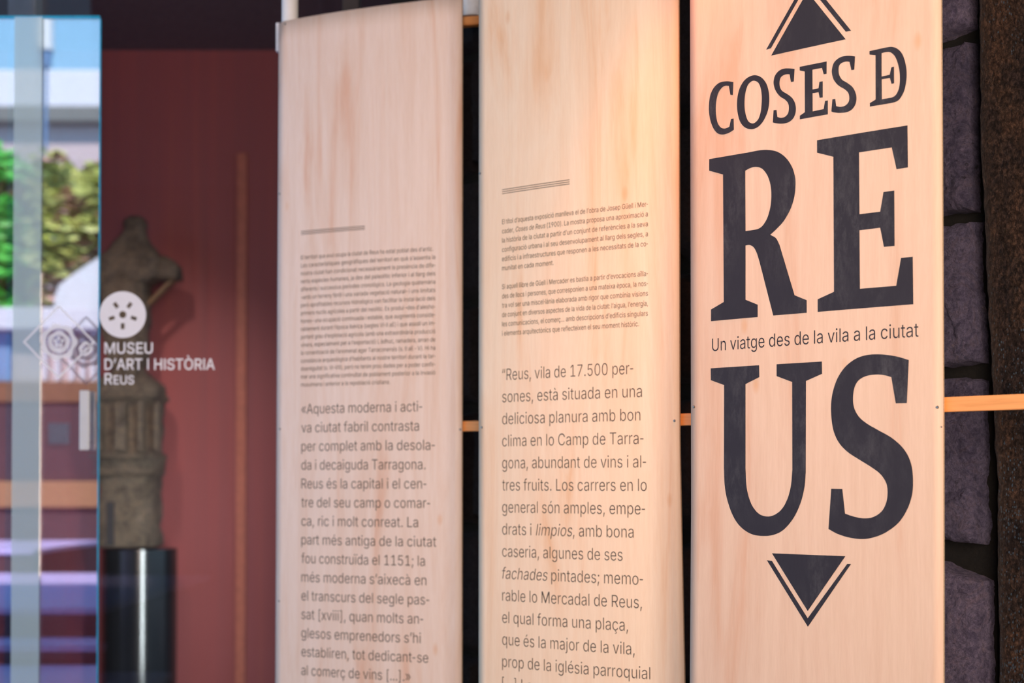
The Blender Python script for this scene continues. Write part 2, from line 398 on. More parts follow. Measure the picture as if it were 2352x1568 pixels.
# ---------------------------------------------------------------- display panels
TOP, BOT = 2.965, .30
class Panel:
    def __init__(s, R, theta, width, bow, label, cat, mat, lwarp=lambda z: 0, rwarp=lambda z: 0, name='display_panel'):
        s.R = Vector((R[0], R[1], 0)); th = math.radians(theta)
        s.d = Vector((-math.sin(th), math.cos(th), 0))       # from right edge to left edge
        s.n = Vector((-s.d.y, s.d.x, 0))
        if s.n.y > 0: s.n = -s.n
        s.w = width; s.bow = bow; s.mat = mat; s.lw = lwarp; s.rw = rwarp
        mid = s.R + s.d*width/2
        s.root = empty(name, (mid.x, mid.y, BOT), label, cat, 'printed plywood display panels')
    def P(s, a, z, off=0.0):
        """a runs from the left edge (0) to the right edge (width)"""
        q = a/s.w
        return s.R + s.d*(s.w - a) + s.n*(s.bow*4*q*(1 - q) + off) + Vector((0, 0, z))
    def inv(s, px, py):
        a, z = s.w/2, 1.5
        for _ in range(8):
            x0, y0 = project(s.P(a, z)); e = 1e-4
            x1, y1 = project(s.P(a + e, z)); x2, y2 = project(s.P(a, z + e))
            j11, j12, j21, j22 = (x1 - x0)/e, (x2 - x0)/e, (y1 - y0)/e, (y2 - y0)/e
            dt = j11*j22 - j12*j21; rx, ry = px - x0, py - y0
            a += (rx*j22 - ry*j12)/dt; z += (ry*j11 - rx*j21)/dt
        return a, z
    def board(s, NA=26, NZ=40, T=.006):
        V = []; F = []
        for off in (0, -T):
            for j in range(NZ + 1):
                z = BOT + (TOP - BOT)*j/NZ
                l, r = s.lw(z), s.w + s.rw(z)
                if j == NZ: l2 = l
                for i in range(NA + 1):
                    a = l + (r - l)*i/NA
                    zz = z
                    if j == NZ and i == 0: zz -= .004
                    V.append(s.P(a, zz, off))
        M1 = (NA + 1)*(NZ + 1)
        def id_(k, j, i): return k*M1 + j*(NA + 1) + i
        for j in range(NZ):
            for i in range(NA):
                F.append((id_(0, j, i), id_(0, j, i + 1), id_(0, j + 1, i + 1), id_(0, j + 1, i)))
                F.append((id_(1, j, i), id_(1, j + 1, i), id_(1, j + 1, i + 1), id_(1, j, i + 1)))
        ne = len(F)
        for j in range(NZ):
            F.append((id_(0, j, 0), id_(0, j + 1, 0), id_(1, j + 1, 0), id_(1, j, 0)))
            F.append((id_(0, j, NA), id_(1, j, NA), id_(1, j + 1, NA), id_(0, j + 1, NA)))
        for i in range(NA):
            F.append((id_(0, NZ, i), id_(0, NZ, i + 1), id_(1, NZ, i + 1), id_(1, NZ, i)))
            F.append((id_(0, 0, i), id_(1, 0, i), id_(1, 0, i + 1), id_(0, 0, i + 1)))
        o = mesh_obj('board', V, F, s.mat, s.root)
        o.data.materials.append(M['edge'])
        for k, p in enumerate(o.data.polygons):
            if k >= ne: p.material_index = 1
            else: p.use_smooth = True
        return o
    def batten(s, z, h, ext, depth=.028, back=.012, label=None, left=.03, lean=0):
        """straight batten behind the board; runs past its right edge"""
        A = s.P(left, 0, 0); A = s.R + s.d*(s.w - left); B = s.R - s.d*ext
        V = []
        for p in (A, B - s.n*lean):
            for n in (-back, -back - depth):
                for zz in (z - h/2, z + h/2): V.append(p + s.n*n + Vector((0, 0, zz)))
        bm = bmesh.new(); vs = [bm.verts.new(v) for v in V]
        for f in ((0, 1, 3, 2), (4, 6, 7, 5), (0, 4, 5, 1), (2, 3, 7, 6), (1, 5, 7, 3), (0, 2, 6, 4)): bm.faces.new([vs[i] for i in f])
        bmesh.ops.bevel(bm, geom=list(bm.edges), offset=.0015, segments=2, affect='EDGES')
        o = bm_obj('batten', bm, M['pine'], s.root)
        if label: o['label'] = label
    def screw(s, px, py, r=.0035):
        a, z = s.inv(px, py)
        bm = bmesh.new()
        q = bmesh.ops.create_cone(bm, cap_ends=True, segments=16, radius1=r, radius2=r*.6, depth=.003)
        slot = bmesh.ops.create_cube(bm, size=1); bmesh.ops.scale(bm, vec=(r*1.2, r*.25, .0006), verts=slot['verts'])
        bmesh.ops.translate(bm, vec=(0, 0, .0016), verts=slot['verts'])
        m = s.n.to_track_quat('Z', 'Y').to_matrix()
        bmesh.ops.rotate(bm, matrix=m, verts=bm.verts)
        bmesh.ops.translate(bm, vec=s.P(a, z, .0012), verts=bm.verts)
        bm_obj('screw', bm, M['zinc'], s.root)
    def map_mesh(s, me, fn, name, mat, off=.0005, cut=None, parent=None):
        """me: flat mesh; fn maps its xy to (a,z)"""
        bm = bmesh.new(); bm.from_mesh(me); bpy.data.meshes.remove(me)
        for v in bm.verts:
            a, z = fn(v.co.x, v.co.y); v.co = (a, z, 0)
        if cut:
            a0 = min(v.co.x for v in bm.verts); a1 = max(v.co.x for v in bm.verts)
            k = math.floor(a0/cut) + 1
            while k*cut < a1:
                bmesh.ops.bisect_plane(bm, geom=bm.verts[:] + bm.edges[:] + bm.faces[:], plane_co=(k*cut, 0, 0), plane_no=(1, 0, 0), dist=1e-6)
                k += 1
        for v in bm.verts: v.co = s.P(v.co.x, v.co.y, off)
        par = parent or s.root
        bmesh.ops.translate(bm, verts=bm.verts, vec=-parent_world(par))
        m2 = bpy.data.meshes.new(name); bm.to_mesh(m2); bm.free()
        m2.materials.append(mat)
        o = bpy.data.objects.new(name, m2); COL.objects.link(o); o.parent = par
        return o
    def text(s, body, x0, y0, x1, em, thin=-.006, name='text_line', mat=None, italic=None, res=3):
        me, bb = text_mesh(body, thin, res, italic)
        a0, z0 = s.inv(x0, y0)
        # right end: same height, column x1
        a1 = s.inv(x1, y0)[0]
        for _ in range(3):
            yy = project(s.P(a1, z0))[1]; a1 = s.inv(x1, yy)[0]
        k = (a1 - a0)/(bb[1] - bb[0])
        return s.map_mesh(me, lambda x, y: (a0 + (x - bb[0])*k, z0 + y*em), name, mat or M['ink_text'])

from mathutils.geometry import delaunay_2d_cdt
def fill(loops, winding=False):
    """triangles inside the loops (even-odd, or non-zero winding) -> verts, faces"""
    co = []; ed = []
    for lp in loops:
        b = len(co); co += [Vector(p) for p in lp]; ed += [(b + i, b + (i + 1) % len(lp)) for i in range(len(lp))]
    vs, _, fs, *_r = delaunay_2d_cdt(co, ed, [], 0, 1e-7)
    keep = []
    for f in fs:
        cx = sum(vs[i].x for i in f)/len(f); cy = sum(vs[i].y for i in f)/len(f); ins = 0
        for lp in loops:
            x1, y1 = lp[-1]
            for x2, y2 in lp:
                if (y1 > cy) != (y2 > cy) and cx < x1 + (cy - y1)*(x2 - x1)/(y2 - y1): ins += (1 if y2 > y1 else -1) if winding else 1
                x1, y1 = x2, y2
        if (ins if winding else ins % 2): keep.append(tuple(f))
    return [(v.x, v.y) for v in vs], keep
# lettering: outlines of a plain sans alphabet, 1000 units to the em: character, advance, closed contours
GLYPHS = {}
for _l in """( 390 127,295 131,377 144,463 163,548 188,630 218,706 252,770 337,770 303,693 273,612 249,529 231,448 220,369 216,295 219,230 229,164 245,95 269,23 299,-54 337,-137 252,-137 198,-31 159,78 135,187
) 390 53,-137 92,-52 123,26 146,98 162,166 171,231 174,295 171,369 160,448 142,529 118,612 88,693 53,770 138,770 172,706 202,630 228,548 247,462 259,377 263,295 255,186 231,76 192,-32 138,-137
, 268 54,-171 97,101 196,101 121,-171
- 647 482,349 482,268 163,268 163,349
. 268 136,-6 111,-2 90,13 76,34 71,59 76,84 90,105 111,119 136,124 161,119 182,105 197,84 202,59 197,34 182,13 161,-2
0 647 324,-10 249,1 186,34 135,88 98,162 76,254 68,363 76,472 99,564 136,638 186,692 249,726 324,737 399,726 462,692 512,638 549,564 572,472 579,363 572,254 549,162 512,88 462,34 399,1|324,71 373,79 415,105 448,148 472,205 486,278 491,363 486,449 472,522 448,579 415,622 373,648 324,657 274,648 233,622 200,579 176,522 161,449 156,363 161,278 176,205 200,148 233,105 274,79
1 647 109,0 109,78 559,78 559,0|394,727 394,0 303,0 303,641 299,641 123,511 123,610 283,727
2 647 91,0 91,68 335,327 403,404 427,436 444,467 454,498 458,531 453,567 440,598 418,623 390,642 357,653 320,657 280,652 246,639 219,619 198,591 186,557 182,517 94,517 101,579 123,632 158,676 204,709 260,730 322,737 383,730 437,710 482,678 516,636 537,587 545,532 541,492 530,454 510,414 480,370 382,257 218,86 218,81 556,81 556,0
3 647 311,-10 248,-4 190,14 140,43 100,82 74,131 62,188 156,188 164,154 181,124 205,101 236,85 272,75 312,71 355,75 393,87 425,106 450,133 465,166 470,207 466,245 452,280 427,310 393,334 346,349 287,354 224,354 224,427 411,641 411,646 100,646 100,727 532,727 532,658 302,398 302,413 377,412 441,394 492,362 530,318 554,265 562,207 554,147 529,94 491,51 441,18 381,-3
4 647 57,151 57,226 353,727 444,727 155,237 155,232 590,232 590,151|403,0 403,173 403,209 403,454 490,454 490,0
5 647 316,-10 255,-3 200,16 154,46 118,86 95,133 85,186 175,186 182,155 197,127 220,104 248,86 280,75 316,71 358,76 395,92 426,117 449,149 464,188 468,232 463,276 448,316 424,349 393,374 355,390 311,396 275,393 239,384 208,369 183,351 96,361 137,727 524,727 524,646 215,646 191,431 195,431 221,450 254,464 290,474 328,477 376,472 420,459 459,437 493,408 521,372 541,330 554,284 559,233 551,167 527,108 490,59 441,22 383,-2
6 647 323,-10 260,-2 203,21 156,58 121,106 98,165 91,231 97,285 114,342 146,407 196,486 361,727 460,727 216,373 208,373 220,393 236,411 256,427 280,439 306,446 336,449 398,442 451,421 495,388 528,343 549,288 556,224 548,160 525,104 490,56 443,20 387,-2|323,69 363,74 398,90 427,114 449,145 463,182 468,224 463,268 449,305 427,336 398,359 363,374 323,379 283,374 248,360 219,336 197,306 183,269 179,226 183,183 197,145 219,114 248,90 283,74
7 647 139,0 462,641 462,646 89,646 89,727 558,727 558,641 236,0
8 647 323,-10 254,-3 194,16 144,47 106,88 82,137 74,193 79,238 93,279 115,315 144,344 179,366 218,378 218,382 170,403 132,440 109,488 101,544 108,596 129,643 163,682 208,712 262,730 323,737 384,730 437,712 482,682 516,643 538,596 545,544 538,489 514,440 477,403 429,382 429,378 467,366 502,344 531,315 554,279 568,238 573,193 565,137 541,88 503,47 453,16 392,-3|323,70 369,74 407,86 438,105 462,131 476,162 481,198 476,236 461,270 436,297 404,318 366,332 323,336 280,332 242,318 210,297 185,270 170,236 165,198 170,162 184,131 208,105 239,86 278,74|323,414 360,418 392,429 418,448 439,472 452,502 456,537 452,571 440,600 420,624 393,642 361,654 323,657 286,654 253,642 227,624 207,600 194,571 190,537 194,502 207,472 227,448 254,429 287,418
9 647 323,737 387,729 443,706 490,669 526,621 548,562 556,496 550,442 533,385 500,320 450,241 286,0 186,0 431,354 439,354 427,334 411,316 391,300 367,288 340,281 311,278 250,285 196,306 152,339 119,384 98,439 91,503 98,567 121,624 157,671 204,707 260,729|323,658 284,653 249,637 220,613 198,582 184,545 179,503 184,460 198,422 220,391 249,368 284,353 323,348 363,353 398,367 427,391 449,422 463,459 468,501 463,544 449,582 427,613 398,637 363,653
: 268 136,-6 111,-2 90,13 76,34 71,59 76,84 90,105 111,119 136,124 161,119 182,105 197,84 202,59 197,34 182,13 161,-2|136,387 111,392 90,406 76,427 71,452 76,477 90,498 111,512 136,517 161,512 182,498 197,477 202,452 197,427 182,406 161,392
; 268 54,-171 97,101 196,101 121,-171|148,387 123,392 102,406 87,427 82,452 87,477 102,498 123,512 148,517 173,512 194,498 208,477 213,452 208,427 194,406 173,392
A 686 23,0 288,727 395,727 662,0 565,0 410,432 377,532 332,684 350,684 304,530 272,432 121,0|157,203 157,284 528,284 528,203
C 729 382,-10 293,2 215,36 149,91 100,165 68,256 58,363 68,470 100,562 149,636 215,691 293,725 382,737 436,733 486,721 533,701 575,673 611,639 640,598 662,551 676,498 584,498 573,533 556,564 536,590 511,612 482,629 451,642 417,649 382,651 319,643 262,618 215,576 179,520 156,449 148,363 156,278 179,207 215,150 263,109 319,84 382,76 417,78 451,86 482,98 511,115 536,137 556,163 573,194 584,229 676,229 662,177 640,130 611,89 575,54 533,27 487,7 436,-6
D 718 313,0 137,0 137,81 307,81 388,90 454,115 505,157 542,213 563,283 570,365 563,446 542,515 506,571 457,612 393,637 316,646 133,646 133,727 322,727 421,716 504,684 570,631 619,559 650,470 660,365 650,259 619,170 569,97 501,44 415,11|178,727 178,0 86,0 86,727
E 598 86,0 86,727 532,727 532,646 178,646 178,408 508,408 508,327 178,327 178,81 536,81 536,0
G 744 384,-10 293,2 213,36 148,91 99,165 68,256 58,363 68,470 99,562 148,636 213,691 291,725 379,737 434,732 486,720 534,699 576,671 612,636 642,595 664,549 678,498 583,498 570,532 553,562 533,588 509,610 481,628 451,641 417,649 379,651 317,643 262,618 215,577 179,520 156,449 148,363 156,278 179,207 215,151 263,109 320,84 384,76 442,82 493,102 535,133 566,176 586,229 593,289 621,284 404,284 404,365 683,365 683,286 673,202 644,130 598,71 538,27 466,-1
H 739 86,0 86,727 178,727 178,413 561,413 561,727 653,727 653,0 561,0 561,331 178,331 178,0
I 429 44,0 44,81 169,81 169,646 44,646 44,727 385,727 385,646 261,646 261,81 385,81 385,0
J 566 264,-10 177,4 108,47 62,115 47,208 47,247 140,247 140,208 148,149 174,106 213,80 264,71 315,80 354,106 380,149 388,208 388,727 481,727 481,208 466,115 420,47 351,4
L 562 86,0 86,727 178,727 178,81 516,81 516,0
M 898 86,0 86,727 217,727 396,267 411,227 428,175 445,120 460,70 439,70 454,118 472,173 489,226 504,267 681,727 811,727 811,0 721,0 721,416 721,467 722,527 723,590 725,653 733,653 711,585 689,518 668,460 651,416 488,0 409,0 243,416 227,459 207,516 184,583 160,653 170,653 172,595 173,531 174,469 174,416 174,0
R 642 86,0 86,727 337,727 414,720 476,698 524,664 558,619 578,565 585,503 578,442 558,388 524,344 476,310 414,289 337,283 138,283 138,364 334,364 385,369 425,381 456,402 477,429 489,463 493,503 489,544 477,578 456,607 425,628 384,642 333,646 178,646 178,0|505,0 329,327 433,327 611,0
S 638 320,-13 246,-6 182,13 130,44 91,86 66,137 55,195 149,195 158,157 176,125 204,101 238,84 277,74 320,70 367,74 409,86 444,105 471,131 488,163 494,199 489,231 475,256 452,276 423,292 350,318 263,342 183,372 123,413 86,466 74,532 82,590 107,640 146,681 197,711 257,730 324,737 392,730 452,711 501,681 539,641 563,594 573,540 482,540 467,589 432,625 382,648 322,655 278,651 239,640 207,622 184,598 169,569 164,537 170,503 187,477 212,456 242,440 303,419 378,399 445,377 480,360 513,340 541,314 564,282 579,244 584,198 576,141 552,91 514,48 462,15 397,-6
T 641 45,646 45,727 596,727 596,646 367,646 367,0 275,0 275,646
U 739 370,-12 289,-3 220,22 163,62 121,114 95,177 86,247 86,727 178,727 178,255 183,205 201,162 229,125 267,97 314,80 370,74 426,80 473,97 510,125 538,162 555,205 561,255 561,727 653,727 653,247 645,177 618,114 576,62 519,22 450,-3
V 686 291,0 23,727 121,727 275,295 308,196 354,44 335,44 382,197 414,295 564,727 662,727 397,0
[ 390 145,-137 145,770 338,770 338,696 228,696 228,-62 338,-62 338,-137
] 390 53,-137 53,-62 162,-62 162,696 53,696 53,770 245,770 245,-137
a 556 228,-12 179,-7 135,7 97,31 68,64 50,105 43,154 48,197 62,230 83,256 111,276 143,291 179,301 255,314 334,324 361,329 379,336 390,347 394,364 394,367 391,398 381,424 365,445 343,460 314,470 280,473 244,470 213,461 188,447 168,430 153,411 143,391 59,416 81,460 112,495 149,520 190,536 233,546 277,549 342,542 376,532 408,515 437,491 461,458 476,414 481,359 481,0 395,0 395,74 389,74 360,35 337,17 308,1 272,-9|243,65 288,70 326,84 355,106 376,133 389,164 394,197 394,271 371,260 331,251 286,245 251,240 192,227 167,215 148,199 135,178 131,150 135,124 146,103 163,87 185,75 213,67
b 606 328,-12 283,-7 246,5 218,24 197,45 169,84 160,84 160,0 75,0 75,727 162,727 162,456 169,456 196,494 217,515 245,533 281,545 327,549 391,541 447,515 493,474 528,418 550,350 558,270 550,190 529,121 494,65 448,23 392,-3|315,67 361,74 399,94 430,125 451,167 464,216 469,271 465,325 452,373 430,414 400,445 361,465 315,471 268,465 230,446 200,416 179,376 165,327 161,271 165,214 179,164 201,124 231,93 269,73
c 565 296,-12 227,-3 167,23 117,66 80,121 57,190 49,268 57,347 80,416 117,472 167,514 227,541 296,549 335,547 372,539 405,526 436,509 463,487 486,460 504,430 517,396 433,374 415,413 386,444 346,464 296,471 247,464 207,443 177,411 155,369 142,321 138,268 142,216 155,168 177,126 207,94 247,73 296,66 347,74 387,94 417,127 435,167 519,146 506,111 488,80 465,53 438,30 407,12 373,-1 336,-9
d 606 279,-12 215,-3 159,23 113,65 78,121 56,190 49,270 56,350 78,418 113,474 160,515 216,541 280,549 325,545 362,533 389,515 411,494 438,456 444,456 444,727 531,727 531,0 447,0 447,84 438,84 410,45 389,24 361,5 325,-7|292,67 338,73 376,93 406,124 428,164 441,214 445,271 441,327 428,376 407,416 376,446 338,465 292,471 245,465 207,445 177,414 155,373 142,325 138,271 142,216 155,167 177,125 207,94 246,74
e 577 303,-12 230,-3 167,23 117,65 80,121 56,189 49,267 56,345 79,414 116,471 164,514 224,540 293,549 337,546 380,535 420,515 456,487 487,450 510,403 525,345 530,277 530,242 107,242 107,316 483,316 443,289 438,339 425,384 404,421 375,448 338,466 293,472 248,466 209,448 178,420 156,385 142,345 137,302 137,254 142,198 158,152 183,115 216,88 256,71 303,66 335,68 363,75 387,87 408,104 425,125 437,151 522,130 505,90 479,56 445,28 404,6 356,-7
f 363 326,542 326,467 9,467 9,542|115,0 115,617 121,659 137,694 162,722 193,741 229,753 268,757 318,753 347,745 325,669 307,675 278,677 244,672 221,657 207,632 202,598 202,0
g 607 296,-215 240,-211 191,-200 151,-181 118,-157 92,-129 72,-99 145,-58 174,-94 194,-112 221,-126 254,-136 296,-139 356,-131 403,-107 435,-67 445,-8 445,98 438,98 410,59 388,39 361,22 324,11 279,7 217,15 161,38 114,76 79,129 56,195 49,273 56,352 79,419 114,474 161,515 217,541 280,549 326,545 362,533 390,515 412,494 440,456 447,456 447,542 532,542 532,-13 524,-77 501,-128 463,-167 415,-194 358,-210|293,84 339,90 377,107 407,135 429,173 442,220 446,275 442,330 429,377 407,416 377,446 339,465 293,471 246,465 207,445 177,415 155,375 142,328 138,275 142,222 155,175 177,137 208,108 246,90
h 586 162,324 162,0 75,0 75,727 162,727 162,411 146,411 177,475 217,517 267,541 325,549 377,544 422,527 459,498 487,458 505,407 510,343 510,0 423,0 423,336 415,393 390,435 351,462 300,470 263,466 230,454 202,433 181,404 167,368
i 238 75,0 75,542 162,542 162,0|120,633 96,637 77,650 63,668 59,690 63,713 77,732 96,744 120,748 143,744 163,732 176,713 181,690 176,668 163,650 143,637
j 238 75,542 162,542 162,-43 158,-89 145,-129 123,-161 92,-185 53,-199 5,-204 -14,-204 -14,-124 3,-124 35,-119 58,-103 71,-77 75,-41|119,633 96,637 76,650 63,668 59,690 63,713 76,732 96,744 119,748 143,744 162,732 176,713 180,690 176,668 162,650 143,637
l 270 199,-3 144,5 106,29 83,68 75,121 75,727 162,727 162,141 165,109 172,89 186,78 209,74 229,75 242,78 258,4 231,-1
m 871 75,0 75,542 160,542 161,422 154,422 168,462 189,494 216,519 246,537 279,548 313,552 368,543 411,515 441,474 459,421 446,421 460,458 482,490 510,516 544,536 582,548 624,552 669,547 710,531 745,506 773,469 790,422 796,364 796,0 708,0 708,363 700,413 675,447 639,466 598,472 564,468 535,457 511,439 494,415 483,386 479,353 479,0 392,0 392,371 384,412 362,444 327,465 285,472 254,469 225,457 200,439 180,413 167,380 162,340 162,0
n 586 162,324 162,0 75,0 75,542 160,542 160,411 146,411 177,475 217,517 267,541 325,549 377,544 422,527 459,498 487,458 504,407 510,343 510,0 423,0 423,336 415,393 390,435 351,462 300,470 263,466 230,454 202,433 181,404 167,368
o 593 296,-12 227,-3 167,23 117,66 80,121 57,190 49,268 57,347 80,416 117,472 167,514 227,541 296,549 366,541 427,514 476,472 514,416 537,347 545,268 537,190 514,121 476,66 427,23 366,-3|296,66 346,73 386,94 417,126 439,168 452,216 456,268 452,320 439,369 417,411 386,443 346,464 296,471 247,464 207,443 177,411 155,369 142,321 138,268 142,216 155,168 177,126 207,94 247,73
p 606 75,-204 75,542 160,542 160,456 169,456 196,494 217,515 245,533 281,545 327,549 391,541 447,515 493,474 528,418 550,350 558,270 550,190 529,121 494,65 448,23 392,-3 328,-12 283,-7 247,5 219,24 197,45 169,84 162,84 162,-204|315,67 361,74 399,94 430,125 451,167 464,216 469,271 465,325 452,373 430,414 400,445 361,465 315,471 268,465 230,446 200,416 179,376 165,327 161,271 165,214 179,164 201,124 231,93 269,73
q 606 531,-204 444,-204 444,84 438,84 410,45 389,24 361,5 325,-7 279,-12 215,-3 159,23 113,65 78,121 56,190 49,270 56,350 78,418 113,474 160,515 216,541 280,549 325,545 362,533 389,515 411,494 438,456 447,456 447,542 531,542|292,67 338,73 376,93 406,124 428,164 441,214 445,271 441,327 428,376 407,416 376,446 338,465 292,471 245,465 207,445 177,414 155,373 142,325 138,271 142,216 155,167 177,125 207,94 246,74
r 370 75,0 75,542 160,542 160,459 165,459 186,496 218,525 258,544 304,550 328,549 348,548 348,461 329,464 296,465 260,462 227,450 200,431 180,405 167,374 162,339 162,0
s 522 260,-12 207,-8 160,5 120,25 88,54 65,91 51,135 134,152 150,113 177,86 214,70 259,65 310,71 349,89 375,116 383,147 378,173 363,194 338,210 303,222 213,243 149,265 103,297 76,339 67,391 73,435 93,474 124,505 164,529 213,544 267,549 319,545 363,532 399,512 427,485 448,452 463,414 383,396 369,425 347,451 314,469 268,475 223,470 187,453 163,427 155,396 161,369 177,348 205,331 245,319 328,299 392,277 438,245 464,203 473,152 467,107 446,67 414,34 371,9 319,-6
t 325 291,542 291,467 9,467 9,542|93,673 180,673 180,140 184,109 194,88 214,75 243,71 265,73 288,77 304,2 274,-4 241,-6 178,3 131,30 102,74 93,133
u 586 261,-7 209,-2 164,15 127,44 99,84 81,136 75,199 75,542 162,542 162,206 171,149 196,107 235,81 286,72 323,76 356,89 384,109 405,138 419,175 423,218 423,542 510,542 510,0 426,0 426,131 439,131 409,67 367,24 318,1
v 556 232,0 25,542 121,542 236,222 267,124 294,30 263,30 290,124 320,222 436,542 531,542 323,0
x 541 30,0 245,312 244,244 41,542 143,542 211,437 256,362 296,294 251,294 289,362 333,437 403,542 503,542 298,241 298,306 511,0 410,0 330,122 286,194 247,260 292,260 255,194 212,122 131,0
y 556 68,-198 88,-122 102,-125 126,-128 148,-127 168,-120 186,-106 202,-83 215,-51 232,-2 25,542 121,542 236,222 267,124 294,30 263,30 289,124 320,222 436,542 531,542 292,-83 274,-122 252,-153 227,-177 199,-194 167,-204 131,-207 92,-204
z 544 60,0 60,65 363,457 363,462 68,462 68,542 475,542 475,473 180,86 180,81 484,81 484,0
« 575 241,70 47,299 241,527 341,527 150,299 341,70|439,70 245,299 439,527 539,527 348,299 539,70
· 280 140,281 115,285 94,300 79,321 75,345 79,371 94,392 115,406 140,411 165,406 186,392 201,371 205,345 201,321 186,300 165,285
» 575 37,70 227,299 37,527 137,527 331,299 137,70|235,70 425,299 235,527 335,527 529,299 335,70
Ò 762 382,-10 293,2 215,36 150,91 100,165 68,256 58,363 68,470 100,562 150,636 215,691 293,725 382,737 470,725 548,691 613,636 663,562 694,470 705,363 694,256 663,165 613,91 548,36 470,2|382,76 443,84 499,109 547,149 584,206 607,277 615,363 607,449 584,521 547,578 499,618 443,643 382,651 319,643 263,618 216,577 179,521 156,449 148,363 156,277 179,206 216,150 263,109 319,84|347,798 253,941 350,941 419,798
à 556 228,-12 179,-7 135,7 97,31 68,64 50,105 43,154 48,197 62,230 83,256 111,276 143,291 179,301 255,314 334,324 361,329 379,336 390,347 394,364 394,367 391,398 381,424 365,445 343,460 314,470 280,473 244,470 213,461 188,447 168,430 153,411 143,391 59,416 81,460 112,495 149,520 190,536 233,546 277,549 342,542 376,532 408,515 437,491 461,458 476,414 481,359 481,0 395,0 395,74 389,74 360,35 337,17 308,1 272,-9|243,65 288,70 326,84 355,106 376,133 389,164 394,197 394,271 371,260 331,251 286,245 251,240 192,227 167,215 148,199 135,178 131,150 135,124 146,103 163,87 185,75 213,67|236,613 142,756 240,756 308,613
ç 565 296,-12 227,-3 167,23 117,66 80,121 57,190 49,268 57,347 80,416 117,472 167,514 227,541 296,549 335,547 372,539 405,526 436,509 463,487 486,460 504,430 517,396 433,374 415,413 386,444 346,464 296,471 247,464 207,443 177,411 155,369 142,321 138,268 142,216 155,168 177,126 207,94 247,73 296,66 347,74 387,94 417,127 435,167 519,146 506,111 488,80 465,53 438,30 407,12 373,-1 336,-9|242,-204 242,-153 300,-153 322,-151 337,-146 345,-136 347,-121 345,-106 337,-96 322,-91 300,-89 260,-89 274,23 321,23 321,0 321,-42 362,-48 390,-63 407,-87 413,-121 406,-158 385,-184 350,-199 300,-204
è 577 303,-12 230,-3 167,23 117,65 80,121 56,189 49,267 56,345 79,414 116,471 164,514 224,540 293,549 337,546 380,535 420,515 456,487 487,450 510,403 525,345 530,277 530,242 107,242 107,316 483,316 443,289 438,339 425,384 404,421 375,448 338,466 293,472 248,466 209,448 178,420 156,385 142,345 137,302 137,254 142,198 158,152 183,115 216,88 256,71 303,66 335,68 363,75 387,87 408,104 425,125 437,151 522,130 505,90 479,56 445,28 404,6 356,-7|257,613 162,756 260,756 328,613
é 577 303,-12 230,-3 167,23 117,65 80,121 56,189 49,267 56,345 79,414 116,471 164,514 224,540 293,549 337,546 380,535 420,515 456,487 487,450 510,403 525,345 530,277 530,242 107,242 107,316 483,316 443,289 438,339 425,384 404,421 375,448 338,466 293,472 248,466 209,448 178,420 156,385 142,345 137,302 137,254 142,198 158,152 183,115 216,88 256,71 303,66 335,68 363,75 387,87 408,104 425,125 437,151 522,130 505,90 479,56 445,28 404,6 356,-7|253,613 321,756 419,756 324,613
í 238 75,0 75,542 162,542 162,0|81,613 149,756 247,756 153,613
ï 238 75,0 75,542 162,542 162,0|222,633 200,637 182,650 169,668 164,690 169,713 182,731 200,744 222,748 245,744 263,731 276,713 280,690 276,668 263,650 245,637|17,633 -5,637 -24,650 -37,668 -41,690 -37,713 -24,731 -5,744 17,748 39,744 58,731 70,713 75,690 70,668 58,650 39,637
ò 593 296,-12 227,-3 167,23 117,66 80,121 57,190 49,268 57,347 80,416 117,472 167,514 227,541 296,549 366,541 427,514 476,472 514,416 537,347 545,268 537,190 514,121 476,66 427,23 366,-3|296,66 346,73 386,94 417,126 439,168 452,216 456,268 452,320 439,369 417,411 386,443 346,464 296,471 247,464 207,443 177,411 155,369 142,321 138,268 142,216 155,168 177,126 207,94 247,73|262,613 168,756 265,756 334,613
ó 593 296,-12 227,-3 167,23 117,66 80,121 57,190 49,268 57,347 80,416 117,472 167,514 227,541 296,549 366,541 427,514 476,472 514,416 537,347 545,268 537,190 514,121 476,66 427,23 366,-3|296,66 346,73 386,94 417,126 439,168 452,216 456,268 452,320 439,369 417,411 386,443 346,464 296,471 247,464 207,443 177,411 155,369 142,321 138,268 142,216 155,168 177,126 207,94 247,73|258,613 326,756 424,756 330,613
ú 586 261,-7 209,-2 164,15 127,44 99,84 81,136 75,199 75,542 162,542 162,206 171,149 196,107 235,81 286,72 323,76 356,89 384,109 405,138 419,175 423,218 423,542 510,542 510,0 426,0 426,131 439,131 409,67 367,24 318,1|254,613 323,756 420,756 326,613
ü 586 261,-7 209,-2 164,15 127,44 99,84 81,136 75,199 75,542 162,542 162,206 171,149 196,107 235,81 286,72 323,76 356,89 384,109 405,138 419,175 423,218 423,542 510,542 510,0 426,0 426,131 439,131 409,67 367,24 318,1|396,633 374,637 355,650 342,668 338,690 342,713 355,731 374,744 396,748 418,744 436,731 449,713 453,690 449,668 436,650 418,637|190,633 168,637 149,650 136,668 132,690 136,713 149,731 168,744 190,748 212,744 231,731 244,713 248,690 244,668 231,650 212,637
– 500 500,349 500,268 0,268 0,349
’ 253 74,455 117,727 216,727 141,455
“ 429 74,455 149,727 216,727 173,455|250,455 325,727 392,727 349,455
” 429 74,455 117,727 216,727 141,455|250,455 293,727 392,727 317,455
